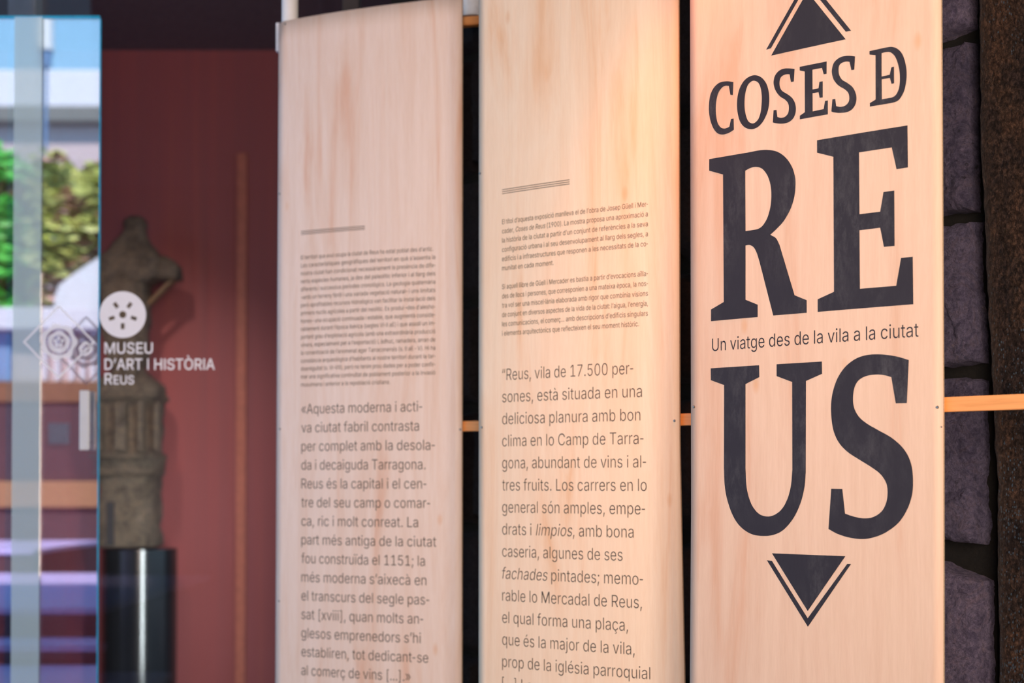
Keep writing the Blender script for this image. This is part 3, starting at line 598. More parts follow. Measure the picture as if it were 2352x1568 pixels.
… 841 140,-6 115,-2 94,13 79,34 75,59 79,84 94,105 115,119 140,124 165,119 186,105 201,84 205,59 201,34 186,13 165,-2|420,-6 395,-2 374,13 360,34 355,59 360,84 374,105 395,119 420,124 445,119 466,105 481,84 485,59 481,34 466,13 445,-2|701,-6 676,-2 655,13 640,34 635,59 640,84 655,105 676,119 701,124 726,119 747,105 761,84 766,59 761,34 747,13 726,-2""".split(chr(10)):
    _c, _r = _l[0], _l[2:]
    _w, _r = _r.split(' ', 1)
    GLYPHS[_c] = (int(_w)/1000, [[tuple(int(q)/1000 for q in p.split(',')) for p in c.split(' ')] for c in _r.split('|')])
def _g(c, adv, *cs): GLYPHS[c] = (adv/1000, [[(int(x)/1000, int(y)/1000) for x, y in (p.split(',') for p in k.split())] for k in cs])
_g('R', 642, '86,0 86,727 337,727 414,720 476,698 524,664 558,619 578,565 585,503 578,442 558,388 524,344 476,310 440,298 611,0 505,0 345,283 178,283 178,0',
   '178,364 334,364 385,369 425,381 456,402 477,429 489,463 493,503 489,544 477,578 456,607 425,628 384,642 333,646 178,646')
_g('I', 262, '88,0 88,727 174,727 174,0')
_g('l', 237, '75,0 75,727 162,727 162,0')
_g('M', 898, '86,0 86,727 205,727 448,165 692,727 811,727 811,0 725,0 725,560 482,0 414,0 172,560 172,0')
GLYPHS['-'] = (.40, [[(x - .13 if x < .3 else x - .17, y) for x, y in GLYPHS['-'][1][0]]])
def inset(c, d):
    """move every side of a contour towards the ink by d (negative: away), mitred"""
    n = len(c); out = []
    for i in range(n):
        ax, ay = c[i][0] - c[i - 1][0], c[i][1] - c[i - 1][1]; bx, by = c[(i + 1) % n][0] - c[i][0], c[(i + 1) % n][1] - c[i][1]
        la, lb = math.hypot(ax, ay) or 1, math.hypot(bx, by) or 1
        nx, ny = ay/la + by/lb, -ax/la - bx/lb            # clockwise outer contours: ink lies to the right
        l2 = nx*nx + ny*ny
        k = min(2/l2, 1.0)*d if l2 > .2 else 0
        out.append((c[i][0] + nx*k, c[i][1] + ny*k))
    return out
_cache = {}
def text_mesh(body, thin=0, res=3, italic=None):
    """flat mesh of a line of text, one unit per em, baseline at y = 0; a word may be set in italics"""
    i0 = body.find(italic) if italic else -1
    x0 = 0; V = []; F = []
    for k, ch in enumerate(body):
        if ch == ' ': x0 += .262; continue
        adv, cs = GLYPHS[ch]
        if (ch, thin) not in _cache: _cache[ch, thin] = fill([inset(c, -thin) if thin else c for c in cs], True)
        gv, gf = _cache[ch, thin]
        sl = .2 if italic and i0 <= k < i0 + len(italic) else 0
        b = len(V)
        V += [(x0 + x + sl*y, y, 0) for x, y in gv]; F += [tuple(b + i for i in f) for f in gf]
        x0 += adv
    me = bpy.data.meshes.new('t'); me.from_pydata(V, [], F)
    xs = [v[0] for v in V]
    return me, (min(xs), max(xs))

def curve_path(spans):
    """spans: lists of points; 2 points = straight, more = smooth through them; '-' joins are corners"""
    pts = []
    for sp in spans:
        if len(sp) < 3: new = list(sp)
        else:
            new = []
            for i in range(len(sp) - 1):
                p0 = sp[i - 1] if i else (2*sp[0][0] - sp[1][0], 2*sp[0][1] - sp[1][1])
                p1, p2 = sp[i], sp[i + 1]
                p3 = sp[i + 2] if i + 2 < len(sp) else (2*sp[-1][0] - sp[-2][0], 2*sp[-1][1] - sp[-2][1])
                for k in range(6):
                    t = k/6
                    new.append(tuple(.5*(2*p1[c] + (p2[c] - p0[c])*t + (2*p0[c] - 5*p1[c] + 4*p2[c] - p3[c])*t*t + (3*p1[c] - p0[c] - 3*p2[c] + p3[c])*t**3) for c in (0, 1)))
            new.append(sp[-1])
        if pts and new and abs(pts[-1][0] - new[0][0]) + abs(pts[-1][1] - new[0][1]) < 1e-6: new = new[1:]
        pts += new
    if abs(pts[0][0] - pts[-1][0]) + abs(pts[0][1] - pts[-1][1]) < 1e-6: pts.pop()
    return pts
def loop_smooth(p):
    n = len(p); out = []
    for i in range(n):
        p0, p1, p2, p3 = p[i - 1], p[i], p[(i + 1) % n], p[(i + 2) % n]
        for k in range(6):
            t = k/6
            out.append(tuple(.5*(2*p1[c] + (p2[c] - p0[c])*t + (2*p0[c] - 5*p1[c] + 4*p2[c] - p3[c])*t*t + (3*p1[c] - p0[c] - 3*p2[c] + p3[c])*t**3) for c in (0, 1)))
    return out
def poly_mesh(loops):
    v, f = fill(loops)
    me = bpy.data.meshes.new('p'); me.from_pydata([(x, y, 0) for x, y in v], [], f)
    return me
def print_shape(pan, loops_px, name, mat, label=None):
    loops = [[pan.inv(x, y) for x, y in lp] for lp in loops_px]
    me = poly_mesh(loops)
    o = pan.map_mesh(me, lambda x, y: (x, y), name, mat, cut=.024)
    if label: o['label'] = label
    return o

# ---- third panel: the title board, nearest the camera
p3 = Panel((.877, 2.915), 49.2, .619, .010, 'plywood title panel with huge black lettering RE US, rightmost and nearest', 'panel', M['ply3'],
           lwarp=lambda z: .0065 - .012*max(0, 1.45 - z), rwarp=lambda z: -.0015 - .005*max(0, 1.6 - z))
p3.board(); p3.batten(1.661, .030, .62); p3.batten(2.93, .030, .05)
for s in ((1594, 934), (2153, 935)): p3.screw(*s)
p3.screw(2163, 980, .0016)
def A1(p): return [(1580 + x/3.7333, y/3.7333) for x, y in p]
def A2(p): return [(1580 + x/2.9033, 280 + y/2.9033) for x, y in p]
def A3(p): return [(1580 + x/2.24, 780 + y/2.24) for x, y in p]
R_out = curve_path([[(143, 248), (400, 204)], [(400, 204), (480, 189), (540, 187), (600, 200), (655, 240), (695, 300), (716, 370), (718, 430), (710, 500), (685, 580), (640, 660), (590, 715), (550, 752)],
    [(550, 752), (588, 775), (612, 820)], [(612, 820), (712, 1155)], [(793, 1188), (793, 1272)], [(570, 1290), (478, 930)], [(478, 930), (458, 868), (437, 833), (412, 820), (385, 823)],
    [(385, 1185), (466, 1218)], [(466, 1300), (155, 1328)], [(155, 1250), (240, 1200)], [(235, 350), (143, 325)]])
R_in = curve_path([[(383, 325), (420, 306), (460, 300), (500, 315), (535, 365), (553, 430), (557, 500), (550, 570), (530, 640), (500, 690), (470, 712), (430, 721), (385, 727)]])
E_ = [(862, 122), (1465, 23), (1468, 303), (1392, 315), (1360, 170), (1142, 203), (1145, 615), (1283, 598), (1305, 467), (1377, 457), (1379, 826), (1308, 833), (1283, 705), (1145, 722), (1148, 1112), (1390, 1092), (1422, 907), (1500, 898), (1504, 1215), (866, 1266), (866, 1182), (975, 1132), (971, 232), (862, 205)]
U_ = curve_path([[(118, 147), (367, 131)], [(368, 192), (297, 228)], [(297, 228), (297, 660)], [(297, 660), (303, 760), (325, 840), (360, 890), (400, 908), (440, 903), (480, 875), (510, 825), (530, 755), (538, 670)],
    [(538, 670), (537, 217)], [(457, 187), (457, 126)], [(690, 112), (691, 175)], [(608, 212), (607, 680)], [(607, 680), (600, 760), (580, 840), (545, 915), (495, 975), (445, 1002), (390, 1009), (330, 1000), (275, 965), (235, 910), (205, 830), (190, 750), (186, 660)],
    [(187, 233), (119, 208)]])
S_ = curve_path([[(1137, 104), (1127, 326)], [(1070, 327), (1047, 192)], [(1047, 192), (1010, 182), (970, 179), (920, 186), (880, 208), (858, 245), (850, 300), (856, 350), (880, 395), (920, 430), (980, 465), (1050, 505), (1110, 560), (1145, 625), (1158, 700), (1155, 790), (1130, 870), (1085, 940), (1020, 990), (960, 1015), (900, 1025), (830, 1017), (770, 998), (724, 973)],
    [(738, 766), (795, 767)], [(795, 767), (809, 894)], [(809, 894), (850, 908), (900, 918), (950, 913), (995, 885), (1020, 840), (1028, 785), (1020, 735), (990, 690), (940, 652), (880, 615), (820, 575), (775, 525), (748, 460), (737, 370), (742, 290), (765, 210), (805, 145), (860, 100), (920, 79), (990, 75), (1070, 85), (1137, 104)]])
c_ = curve_path([[(391, 703), (386, 815)], [(365, 812), (352, 737)], [(352, 737), (325, 735), (295, 750), (265, 790), (247, 850), (240, 920), (243, 990), (255, 1050), (280, 1090), (310, 1102), (340, 1095), (357, 1085)],
    [(371, 1020), (393, 1016)], [(395, 1112), (350, 1140), (300, 1153), (255, 1142), (220, 1100), (195, 1035), (182, 960), (183, 880), (195, 810), (225, 750), (270, 710), (330, 697), (391, 703)]])
o_out = loop_smooth([(565, 645), (625, 660), (670, 710), (693, 780), (699, 850), (693, 920), (672, 990), (635, 1055), (590, 1095), (540, 1107), (490, 1092), (450, 1045), (428, 970), (422, 890), (430, 810), (455, 735), (500, 675)])
o_in = loop_smooth([(572, 692), (605, 710), (625, 755), (634, 820), (633, 890), (625, 960), (605, 1020), (575, 1052), (548, 1057), (520, 1040), (500, 995), (488, 930), (487, 860), (495, 790), (515, 730), (543, 700)])
s1_ = curve_path([[(916, 592), (909, 699)], [(885, 703), (873, 637)], [(873, 637), (850, 636), (820, 645), (797, 665), (787, 700), (790, 745), (810, 780), (850, 805), (890, 835), (918, 880), (927, 935), (917, 990), (890, 1030), (850, 1053), (800, 1060), (755, 1056), (729, 1050)],
    [(736, 945), (761, 942)], [(768, 1003), (800, 1010), (835, 1000), (860, 970), (867, 925), (860, 885), (835, 855), (790, 825), (755, 780), (738, 730), (737, 690), (750, 645), (785, 605), (830, 588), (875, 587), (916, 592)]])
e1_ = [(960, 573), (1191, 527), (1190, 632), (1166, 637), (1150, 582), (1069, 598), (1070, 767), (1121, 757), (1129, 702), (1157, 697), (1157, 835), (1131, 839), (1121, 790), (1070, 799), (1071, 955), (1165, 935), (1177, 865), (1201, 861), (1201, 980), (961, 1023), (961, 992), (1004, 962), (1003, 613), (960, 604)]
s2_ = curve_path([[(1434, 484), (1428, 597)], [(1403, 601), (1387, 530)], [(1387, 530), (1360, 528), (1325, 537), (1300, 560), (1293, 600), (1300, 645), (1325, 685), (1370, 712), (1415, 750), (1440, 800), (1446, 850), (1435, 900), (1405, 940), (1360, 962), (1300, 968), (1255, 963), (1231, 956)],
    [(1240, 852), (1264, 848)], [(1273, 910), (1310, 916), (1350, 905), (1378, 875), (1385, 835), (1375, 795), (1345, 765), (1295, 735), (1255, 690), (1237, 635), (1237, 590), (1255, 535), (1300, 495), (1350, 480), (1395, 479), (1434, 484)]])
d_out = curve_path([[(1558, 438), (1700, 407)], [(1700, 407), (1750, 402), (1800, 420), (1840, 465), (1866, 540), (1877, 620), (1873, 700), (1855, 780), (1820, 845), (1785, 872), (1735, 885)], [(1561, 914), (1561, 884)], [(1611, 853), (1610, 473)], [(1558, 468), (1558, 438)]])
d_in = curve_path([[(1662, 456), (1700, 447), (1740, 450), (1775, 482), (1800, 540), (1816, 620), (1818, 700), (1808, 765), (1785, 812), (1755, 834), (1725, 840)], [(1664, 852), (1663, 680)],
                   [(1733, 668), (1747, 719)], [(1769, 714), (1768, 571)], [(1745, 578), (1731, 641)], [(1662, 656), (1662, 456)]])
INK = M['ink']
for lp in ([A2(R_out), A2(R_in)], [A2(E_)], [A3(U_)], [A3(S_)], [A1(c_)], [A1(o_out), A1(o_in)], [A1(s1_)], [A1(e1_)], [A1(s2_)], [A1(d_out), A1(d_in)]):
    print_shape(p3, lp, 'letter', INK)
print_shape(p3, [A1([(715, 477), (1354, 337), (1025, -71)])], 'arrow_triangle', INK)
print_shape(p3, [A1([(672, 426), (713, 414), (1025, -137), (1355, 272), (1400, 263), (1026, -200)])], 'arrow_chevron', INK)
print_shape(p3, [A3([(433, 1098), (811, 1113), (617, 1395)])], 'arrow_triangle', INK)
print_shape(p3, [A3([(407, 1134), (433, 1137), (617, 1432), (820, 1153), (840, 1153), (618, 1476)])], 'arrow_chevron', INK)
p3.text('Un viatge des de la vila a la ciutat', 1636, 806.5, 2110, .0400, thin=-.004, mat=INK, res=5)

# ---- second panel
def rw2(z): q = max(0, 1.6 - z); return -.001 + .02*q
p2 = Panel((.419, 3.585), 56, .615, .014, 'plywood text panel, middle of the three, its text opening with Reus and a bracketed page below', 'panel', M['ply2'], rwarp=rw2)
p2.root['label'] = 'plywood text panel in the middle, with two small paragraphs above large text'
p2.board(); p2.batten(1.660, .030, .15); p2.batten(2.93, .030, .10)
for s in ((1107, 981), (1549, 966), (1103, 398)): p2.screw(*s)
SM, LG = .0181, .0432
for k, dz in enumerate((0, 4.6, 9.2)):
    a0, z0 = p2.inv(1153.5, 435.8 + dz); a1 = p2.inv(1308.5, 412.5 + dz)[0]
    me = poly_mesh([[(a0, z0 - .0009), (a1, z0 - .0009), (a1, z0 + .0009), (a0, z0 + .0009)]])
    p2.map_mesh(me, lambda x, y: (x, y), 'rule_line', M['ink_text'], cut=.03)
T2a = ["El títol d’aquesta exposició manlleva el de l’obra de Josep Güell i Mer-", "cader, Coses de Reus (1900). La mostra proposa una aproximació a",
    "la història de la ciutat a partir d’un conjunt de referències a la seva", "configuració urbana i al seu desenvolupament al llarg dels segles, a",
    "edificis i a infraestructures que responen a les necessitats de la co-", "munitat en cada moment."]
for k, s in enumerate(T2a): p2.text(s, 1153.5, 515.0 + 21.27*k, 1488.3 if k < 5 else 1271.5, SM, res=2, thin=-.001, italic='Coses de Reus' if k == 1 else None)
T2b = ["Si aquell llibre de Güell i Mercader es bastia a partir d’evocacions aïlla-", "des de llocs i persones, que corresponien a una mateixa època, la nos-",
    "tra vol ser una miscel·lània elaborada amb rigor que combinia visions", "de conjunt en diversos aspectes de la vida de la ciutat: l’aigua, l’energia,",
    "les comunicacions, el comerç… amb descripcions d’edificis singulars", "i elements arquitectònics que reflecteixen el seu moment històric."]
for k, s in enumerate(T2b): p2.text(s, 1153.5, 664.0 + 21.4*k, 1488.3 if k < 5 else 1467.7, SM, res=2, thin=-.001)
T2c = ["“Reus, vila de 17.500 per-", "sones, està situada en una", "deliciosa planura amb bon", "clima en lo Camp de Tarra-", "gona, abundant de vins i al-", "tres fruits. Los carrers en lo",
    "general són amples, empe-", "drats i limpios, amb bona", "caseria, algunes de ses", "fachades pintades; memo-", "rable lo Mercadal de Reus,", "el qual forma una plaça,", "que és la major de la vila,", "prop de la iglésia parroquial", "[…] Lo convent de monges"]
X2c = [1454.5, 1474.5, 1471, 1478, 1484, 1485.5, 1481.7, 1455.4, 1430, 1477, 1474.5, 1442.6, 1457.8, 1493.6, 1480]
for k, s in enumerate(T2c): p2.text(s, 1153.8, 873.4 + 50.57*k, X2c[k], LG, thin=-.010, res=3, italic={7: 'limpios', 9: 'fachades'}.get(k))

# ---- first panel
p1 = Panel((-.150, 4.30), 68, .640, .018, 'plywood text panel farthest left, one dense small paragraph above large text', 'panel', M['ply1'],
           lwarp=lambda z: .003*(z - 1.9))
p1.board(); p1.batten(1.672, .030, .17); p1.batten(2.933, .0266, .075, lean=.13)
for s in ((655, 55), (643, 985), (1057, 986), (642, 445), (641, 1380)): p1.screw(*s)
for k, dz in enumerate((0, 3.6, 7.2)):
    a0, z0 = p1.inv(691.6, 531.2 + dz); a1 = p1.inv(838, 517.5 + dz)[0]
    me = poly_mesh([[(a0, z0 - .0009), (a1, z0 - .0009), (a1, z0 + .0009), (a0, z0 + .0009)]])
    p1.map_mesh(me, lambda x, y: (x, y), 'rule_line', M['ink_text'], cut=.03)
T1a = ["El territori que avui ocupa la ciutat de Reus ha estat poblat des d’antic.", "Les característiques geogràfiques del territori en què s’assenta la",
    "nostra ciutat han condicionat necessàriament la presència de dife-", "rents espècies humanes, ja des del paleolític inferior i al llarg dels",
    "diferents i successius períodes cronològics. La geologia quaternària", "–amb un terreny fèrtil i una variada vegetació natural– i uns limitats",
    "però aprofitables recursos hidrològics van facilitar la instal·lació dels", "primers nuclis agrícoles a partir del neolític. Es produí –des d’alesho-",
    "hores– una ocupació continuada i estable, que augmentà conside-", "rablement durant l’època ibèrica (segles VI-II aE) i que assolí un im-",
    "portant grau d’explotació agrícola (amb una extraordinària producció", "vinera, especialment per a l’exportació) i, àdhuc, ramadera, arran de",
    "la romanització de l’anomenat ager Tarraconensis (s. II aE - V). Hi ha", "constància arqueològica d’habitants al nostre territori durant la tar-",
    "doantiguitat (s. VI-VIII), però no tenim prou dades per a poder confir-", "mar una significativa continuïtat de poblament posterior a la invasió",
    "musulmana i anterior a la repoblació cristiana."]
for k, s in enumerate(T1a): p1.text(s, 691.4, 596.2 + 18.23*k, 1000 if 0 < k < 16 else (995 if k == 0 else 896), .0181, res=1, thin=0)
T1b = ["«Aquesta moderna i acti-", "va ciutat fabril contrasta", "per complet amb la desola-", "da i decaiguda Tarragona.", "Reus és la capital i el cen-", "tre del seu camp o comar-", "ca, ric i molt conreat. La",
    "part més antiga de la ciutat", "fou construïda el 1151; la", "més moderna s’aixecà en", "el transcurs del segle pas-", "sat [xviii], quan molts an-", "glesos emprenedors s’hi", "establiren, tot dedicant-se", "al comerç de vins [...].»"]
X1b = [969.6, 962.4, 998.6, 977.3, 979.4, 987.9, 960.3, 1002, 976, 979.4, 985.8, 972.2, 966.6, 983.7, 943.2]
for k, s in enumerate(T1b): p1.text(s, 692.5, 950.3 + 42.8*k, X1b[k], LG, thin=-.006, res=2)

# white hanger poles above the first panel
def hanger(px0, px1, y, zb, label, bracket):
    a, b = at(px0, 50, y), at(px1, 50, y); r = (b.x - a.x)/2; cx = (a.x + b.x)/2
    root = empty('hanger_pole', (cx, y, zb), label, 'pole', 'white hanger poles')
    bm = bmesh.new(); add_cyl(bm, (cx, y, zb), r, CEIL - zb, 32); bm_obj('pole', bm, M['bluewhite'] if not bracket else M['white'], root, smooth=True)
    bm = bmesh.new(); add_cyl(bm, (cx, y, CEIL - .02), r*1.8, .02, 32); bm_obj('ceiling_flange', bm, M['white'], root)
    if bracket:
        l = at(634.5, 100, y); box_obj('bracket', ((l.x + cx + r)/2, y, (at(640, 54, y).z + at(640, 120, y).z)/2), (cx + r - l.x, .022, at(640, 54, y).z - at(640, 120, y).z), M['bluewhite'], root, bevel=.003)
hanger(647, 685, 4.62, 2.80, 'white hanger pole with a bracket above the left text panel', True)
hanger(1054, 1114, 4.47, 2.954, 'white hanger pole standing on the top batten between two text panels', False)

# ---------------------------------------------------------------- glass front with vinyl marks
GY = 5.06
gl0, gl1 = at(-260, 1000, GY).x, -.60
win = empty('window_1', ((gl0 + gl1)/2, GY, 0)); win['kind'] = 'structure'
box_obj('glass_pane', ((gl0 + gl1)/2, GY + .005, 2.13), (gl1 - gl0, .010, 4.26), M['pane'], win)
box_obj('window_frame', (gl1 + .03, GY + .01, CEIL/2), (.06, .06, CEIL - .01), M['dark'], win, bevel=.004)
FY = GY - .0008
def gat(px, py): return at(px, py, FY)
def decal(loops_px, name, mat, root, thick=.0003):
    me = poly_mesh([[(gat(x, y).x, gat(x, y).z) for x, y in lp] for lp in loops_px])
    V = [(v.co.x, FY, v.co.y) for v in me.vertices]; F = [tuple(p.vertices) for p in me.polygons]
    bpy.data.meshes.remove(me)
    return mesh_obj(name, V, F, mat, root)
def circ(cx, cy, r, n=48, f=lambda t: 1): return [(cx + r*f(t)*math.cos(t), cy + r*f(t)*math.sin(t)) for t in [2*PI*i/n for i in range(n)]]
lg = empty('museum_sign', gat(282, 890), 'white vinyl museum sign with a pierced disc above three lines of capitals', 'sign')
holes = []
for k in range(5):
    an = PI/2 + k*2*PI/5; ux, uy = math.cos(an), math.sin(an)
    cx, cy = 281.9 + 26.5*ux, 722.3 + 26.5*uy
    holes.append([(cx + ux*s*6.8 - uy*t*4.3, cy + uy*s*6.8 + ux*t*4.3) for s, t in ((-1, -1), (1, -1), (1, 1), (-1, 1))])
decal([circ(281.9, 722.3, 53.5), circ(281.9, 722.3, 8.2, 24)] + holes, 'disc', M['vinyl'], lg)
def gtext(body, x0, x1, yb, cap, name='text_line', bold=.016, root=lg, smallcaps=None):
    me, bb = text_mesh(body, bold, 3)
    a, b = gat(x0, yb), gat(x1, yb); k = (b.x - a.x)/(bb[1] - bb[0]); em = cap*GY/FPX/.727
    V = [(a.x + (v.co.x - bb[0])*k, FY, a.z + v.co.y*em) for v in me.vertices]; F = [tuple(p.vertices) for p in me.polygons]
    bpy.data.meshes.remove(me); return mesh_obj(name, V, F, M['vinyl'], root)
gtext('MUSEU', 240, 351, 811.5, 25)
gtext('D’ART I HISTÒRIA', 240, 493.5, 848.5, 25)
gtext('R', 240, 258, 882, 25); gtext('EUS', 261, 308, 882, 20)
cs = empty('coat_of_arms', gat(135, 870), 'faint white vinyl coat of arms, a rose inside a diamond on the glass', 'emblem')
def band(pts, w): # closed outline of constant width around a centre
    cx = sum(p[0] for p in pts)/len(pts); cy = sum(p[1] for p in pts)/len(pts)
    return [pts, [(cx + (x - cx)*(1 - w), cy + (y - cy)*(1 - w)) for x, y in pts]]
decal(band([(52, 785), (135, 870), (219, 785), (135, 700)], .08), 'diamond_outline', M['vinyl_faint'], cs)
decal([circ(135, 785, 41, 120, lambda t: 1 + .07*math.cos(7*t)), circ(135, 785, 30, 60)], 'rose_outer_ring', M['vinyl_faint'], cs)
decal([circ(135, 785, 25, 80, lambda t: 1 + .05*math.cos(5*t + 1)), circ(135, 785, 15, 60)], 'rose_inner_ring', M['vinyl_faint'], cs)
for k in range(5):
    an = -PI/2 + k*2*PI/5; cx, cy = 135 + 9*math.cos(an), 785 + 9*math.sin(an)
    decal([circ(cx, cy, 4.4, 20)], 'petal', M['vinyl_faint'], cs)
decal([circ(197, 800, 15, 60, lambda t: 1 + .12*math.cos(4*t)), circ(197, 800, 9, 30)], 'scroll', M['vinyl_faint'], cs)

# mirroring glass leaf standing behind the pane
LY = 5.22
lt, lr = at(225, 37, LY).z, at(226, 800, LY).x
dl = empty('door_1', ((gl0 + lr)/2, LY, 0)); dl['kind'] = 'structure'
xl = at(-150, 800, LY).x
box_obj('glass_leaf', ((xl + lr)/2, LY + .005, lt/2), (lr - xl, .010, lt - .02), M['leaf_glass'], dl)
box_obj('edge_strip', (lr + .0015, LY + .004, lt/2), (.0045, .012, lt - .02), M['blue_edge'], dl, bevel=.002)
box_obj('edge_strip', ((xl + lr)/2, LY + .004, lt - .004), (lr - xl, .016, .010), M['blue_edge'], dl, bevel=.002)
f0, f1 = at(26, 800, LY - .02).x, at(90, 800, LY - .02).x
box_obj('frosted_strip', ((f0 + f1)/2, LY - .0045, lt/2), (f1 - f0, .006, lt - .01), M['film'], dl)

# ---------------------------------------------------------------- gallery: stone finial on its drum
def loft(sections, n=40, sq=3.0, seed=0, amp=.020):
    """sections: (cx, y, z, halfwidth, halfdepth, squareness)"""
    V = []; F = []
    for (cx, y, z, hw, hd, q) in sections:
        for i in range(n):
            t = 2*PI*i/n; c, s = math.cos(t), math.sin(t)
            r = (abs(c)**q + abs(s)**q)**(-1/q)
            p = Vector((cx + hw*r*c, y + hd*r*s, z))
            k = noise.fractal(p*9 + Vector((seed, 0, 0)), 1, 2, 4)*amp
            p += Vector((c, s, 0))*k; V.append(tuple(p))
    m = len(sections)
    for j in range(m - 1):
        for i in range(n): F.append((j*n + i, j*n + (i + 1) % n, (j + 1)*n + (i + 1) % n, (j + 1)*n + i))
    F.append(tuple(range(n))[::-1]); F.append(tuple((m - 1)*n + i for i in range(n)))
    return V, F
def dense(prof, step=.03):
    out = []
    for a, b in zip(prof, prof[1:]):
        k = max(1, int(abs(b[2] - a[2])/step))
        for i in range(k): out.append(tuple(a[c] + (b[c] - a[c])*i/k for c in range(6)))
    out.append(prof[-1]); return out
SY = 8.6
def sec(y, x0, x1, q=4, dd=1.0):
    a, b = at(x0, y, SY), at(x1, y, SY); hw = (b.x - a.x)/2
    return ((a.x + b.x)/2, SY, a.z, hw, hw*dd, q)
fin = empty('carved_finial', at(299, 1254, SY), 'weathered brown stone finial with two side arms standing on the black drum', 'sculpture')
prof = [sec(1254, 236, 362, 5), sec(1150, 237, 361, 5), sec(1090, 238, 362, 5), sec(1078, 230, 368, 4), sec(1050, 222, 372, 4), sec(1040, 228, 366, 5), sec(915, 220, 368, 5), sec(905, 216, 373, 6), sec(885, 219, 370, 5),
        sec(868, 240, 352, 3), sec(850, 262, 334, 3), sec(838, 252, 335, 4), sec(760, 240, 340, 5), sec(648, 236, 342, 5)]
bmv = loft(dense(prof)); mesh_obj('shaft', *bmv, M['finial'], fin, smooth=True)
prof = [sec(652, 236, 345, 5), sec(636, 226, 372, 5, .7), sec(606, 228, 372, 4, .7), sec(590, 240, 366, 4, .7), sec(560, 264, 350, 3, .8), sec(540, 282, 338, 3), sec(528, 284, 334, 3), sec(515, 280, 337, 2.6), sec(504, 285, 332, 2.4), sec(497, 296, 322, 2.2)]
mesh_obj('cap', *loft(dense(prof), seed=4), M['finial'], fin, smooth=True)
for x0, x1 in ((192, 246), (345, 414)):
    s = [sec(644, x0 + 6, x1 - 8, 6, .9), sec(638, x0, x1, 6, 1.0), sec(612, x0, x1 - 1, 6, 1.0), sec(600, x0 + 8, x1 - 14, 5, .9), sec(588, x0 + 16, x1 - 32, 5, .9)]
    mesh_obj('arm', *loft(dense(s, .02), seed=x0), M['finial'], fin, smooth=True)
# dark diagonal bar under the right arm and rib in front of the shaft
a, b = at(402, 640, SY), at(336, 705, SY)
bm = bmesh.new(); m = (a + b)/2; dv = b - a
add_box(bm, tuple(m), (dv.length + .02, .08, .022), .006, Matrix.Rotation(-math.atan2(dv.z, dv.x), 3, 'Y'))
bm_obj('dark_bar', bm, M['leafC'], fin)
for (x0, x1, y0, y1, dy) in ((283, 312, 645, 868, .15), (221, 234, 922, 1036, .23), (262, 290, 922, 1036, .24), (314, 330, 922, 1036, .24), (352, 366, 922, 1036, .23)):
    a, b = at(x0, y0, SY - dy), at(x1, y1, SY - dy)
    box_obj('rib', ((a.x + b.x)/2, SY - dy + .03, (a.z + b.z)/2), (b.x - a.x, .10, a.z - b.z), M['finial'], fin, bevel=.012)
for y0, y1, x0, x1 in ((922, 905, 212, 374), (1054, 1042, 216, 370), (1092, 1080, 226, 366)):
    mesh_obj('moulding', *loft(dense([sec(y0, x0 + 4, x1 - 4, 5, 1.12), sec((y0 + y1)/2, x0 - 2, x1 + 2, 5, 1.16), sec(y1, x0 + 3, x1 - 3, 5, 1.12)], .02), seed=y0, amp=.012), M['finial'], fin, smooth=True)
a, b = at(245, 1152, SY - .17), at(261, 1253, SY - .17)
box_obj('slot', ((a.x + b.x)/2, SY - .165, (a.z + b.z)/2), (b.x - a.x, .02, a.z - b.z), M['dark'], fin)
pa, pb = at(214, 1256, SY - .2), at(386, 1256, SY - .2); pr = (pb.x - pa.x)/2*1.01
pd = empty('drum_pedestal', ((pa.x + pb.x)/2, SY, 0), 'tall black lacquered drum pedestal with a bright streak, under the stone finial', 'pedestal')
bm = bmesh.new(); zt = at(300, 1255, SY).z - .004
r = add_cyl(bm, (pd.location.x, SY, .06), pr, zt - .066, 96); bm_obj('drum', bm, M['ped'], pd, smooth=True)
bm = bmesh.new(); add_cyl(bm, (pd.location.x, SY, 0), pr*.92, .06, 64); bm_obj('plinth', bm, M['dark'], pd)

# plate and tube lamp on the maroon wall
a, b = at(111, 971, WBY - .03), at(158, 1020, WBY - .03)
box_obj('socket', ((a.x + b.x)/2, WBY - .021, (a.z + b.z)/2), (b.x - a.x, .04, a.z - b.z), M['greybox'], bevel=.006)
tag(bpy.data.objects['socket'], 'blue grey square box on the maroon wall, left of the stone finial', 'wall box').name = 'wall_box'
# white pull handle on the glass leaf
a, b = at(184, 896, LY - .03), at(206, 1034, LY - .03)
bm = bmesh.new(); add_box(bm, ((a.x + b.x)/2, LY - .034, (a.z + b.z)/2), (b.x - a.x, .014, a.z - b.z), .005)
for zz in (a.z - .03, b.z + .03): add_box(bm, ((a.x + b.x)/2, LY - .0135, zz), (.014, .026, .014), .002)
bm_obj('door_handle', bm, M['white'], dl)

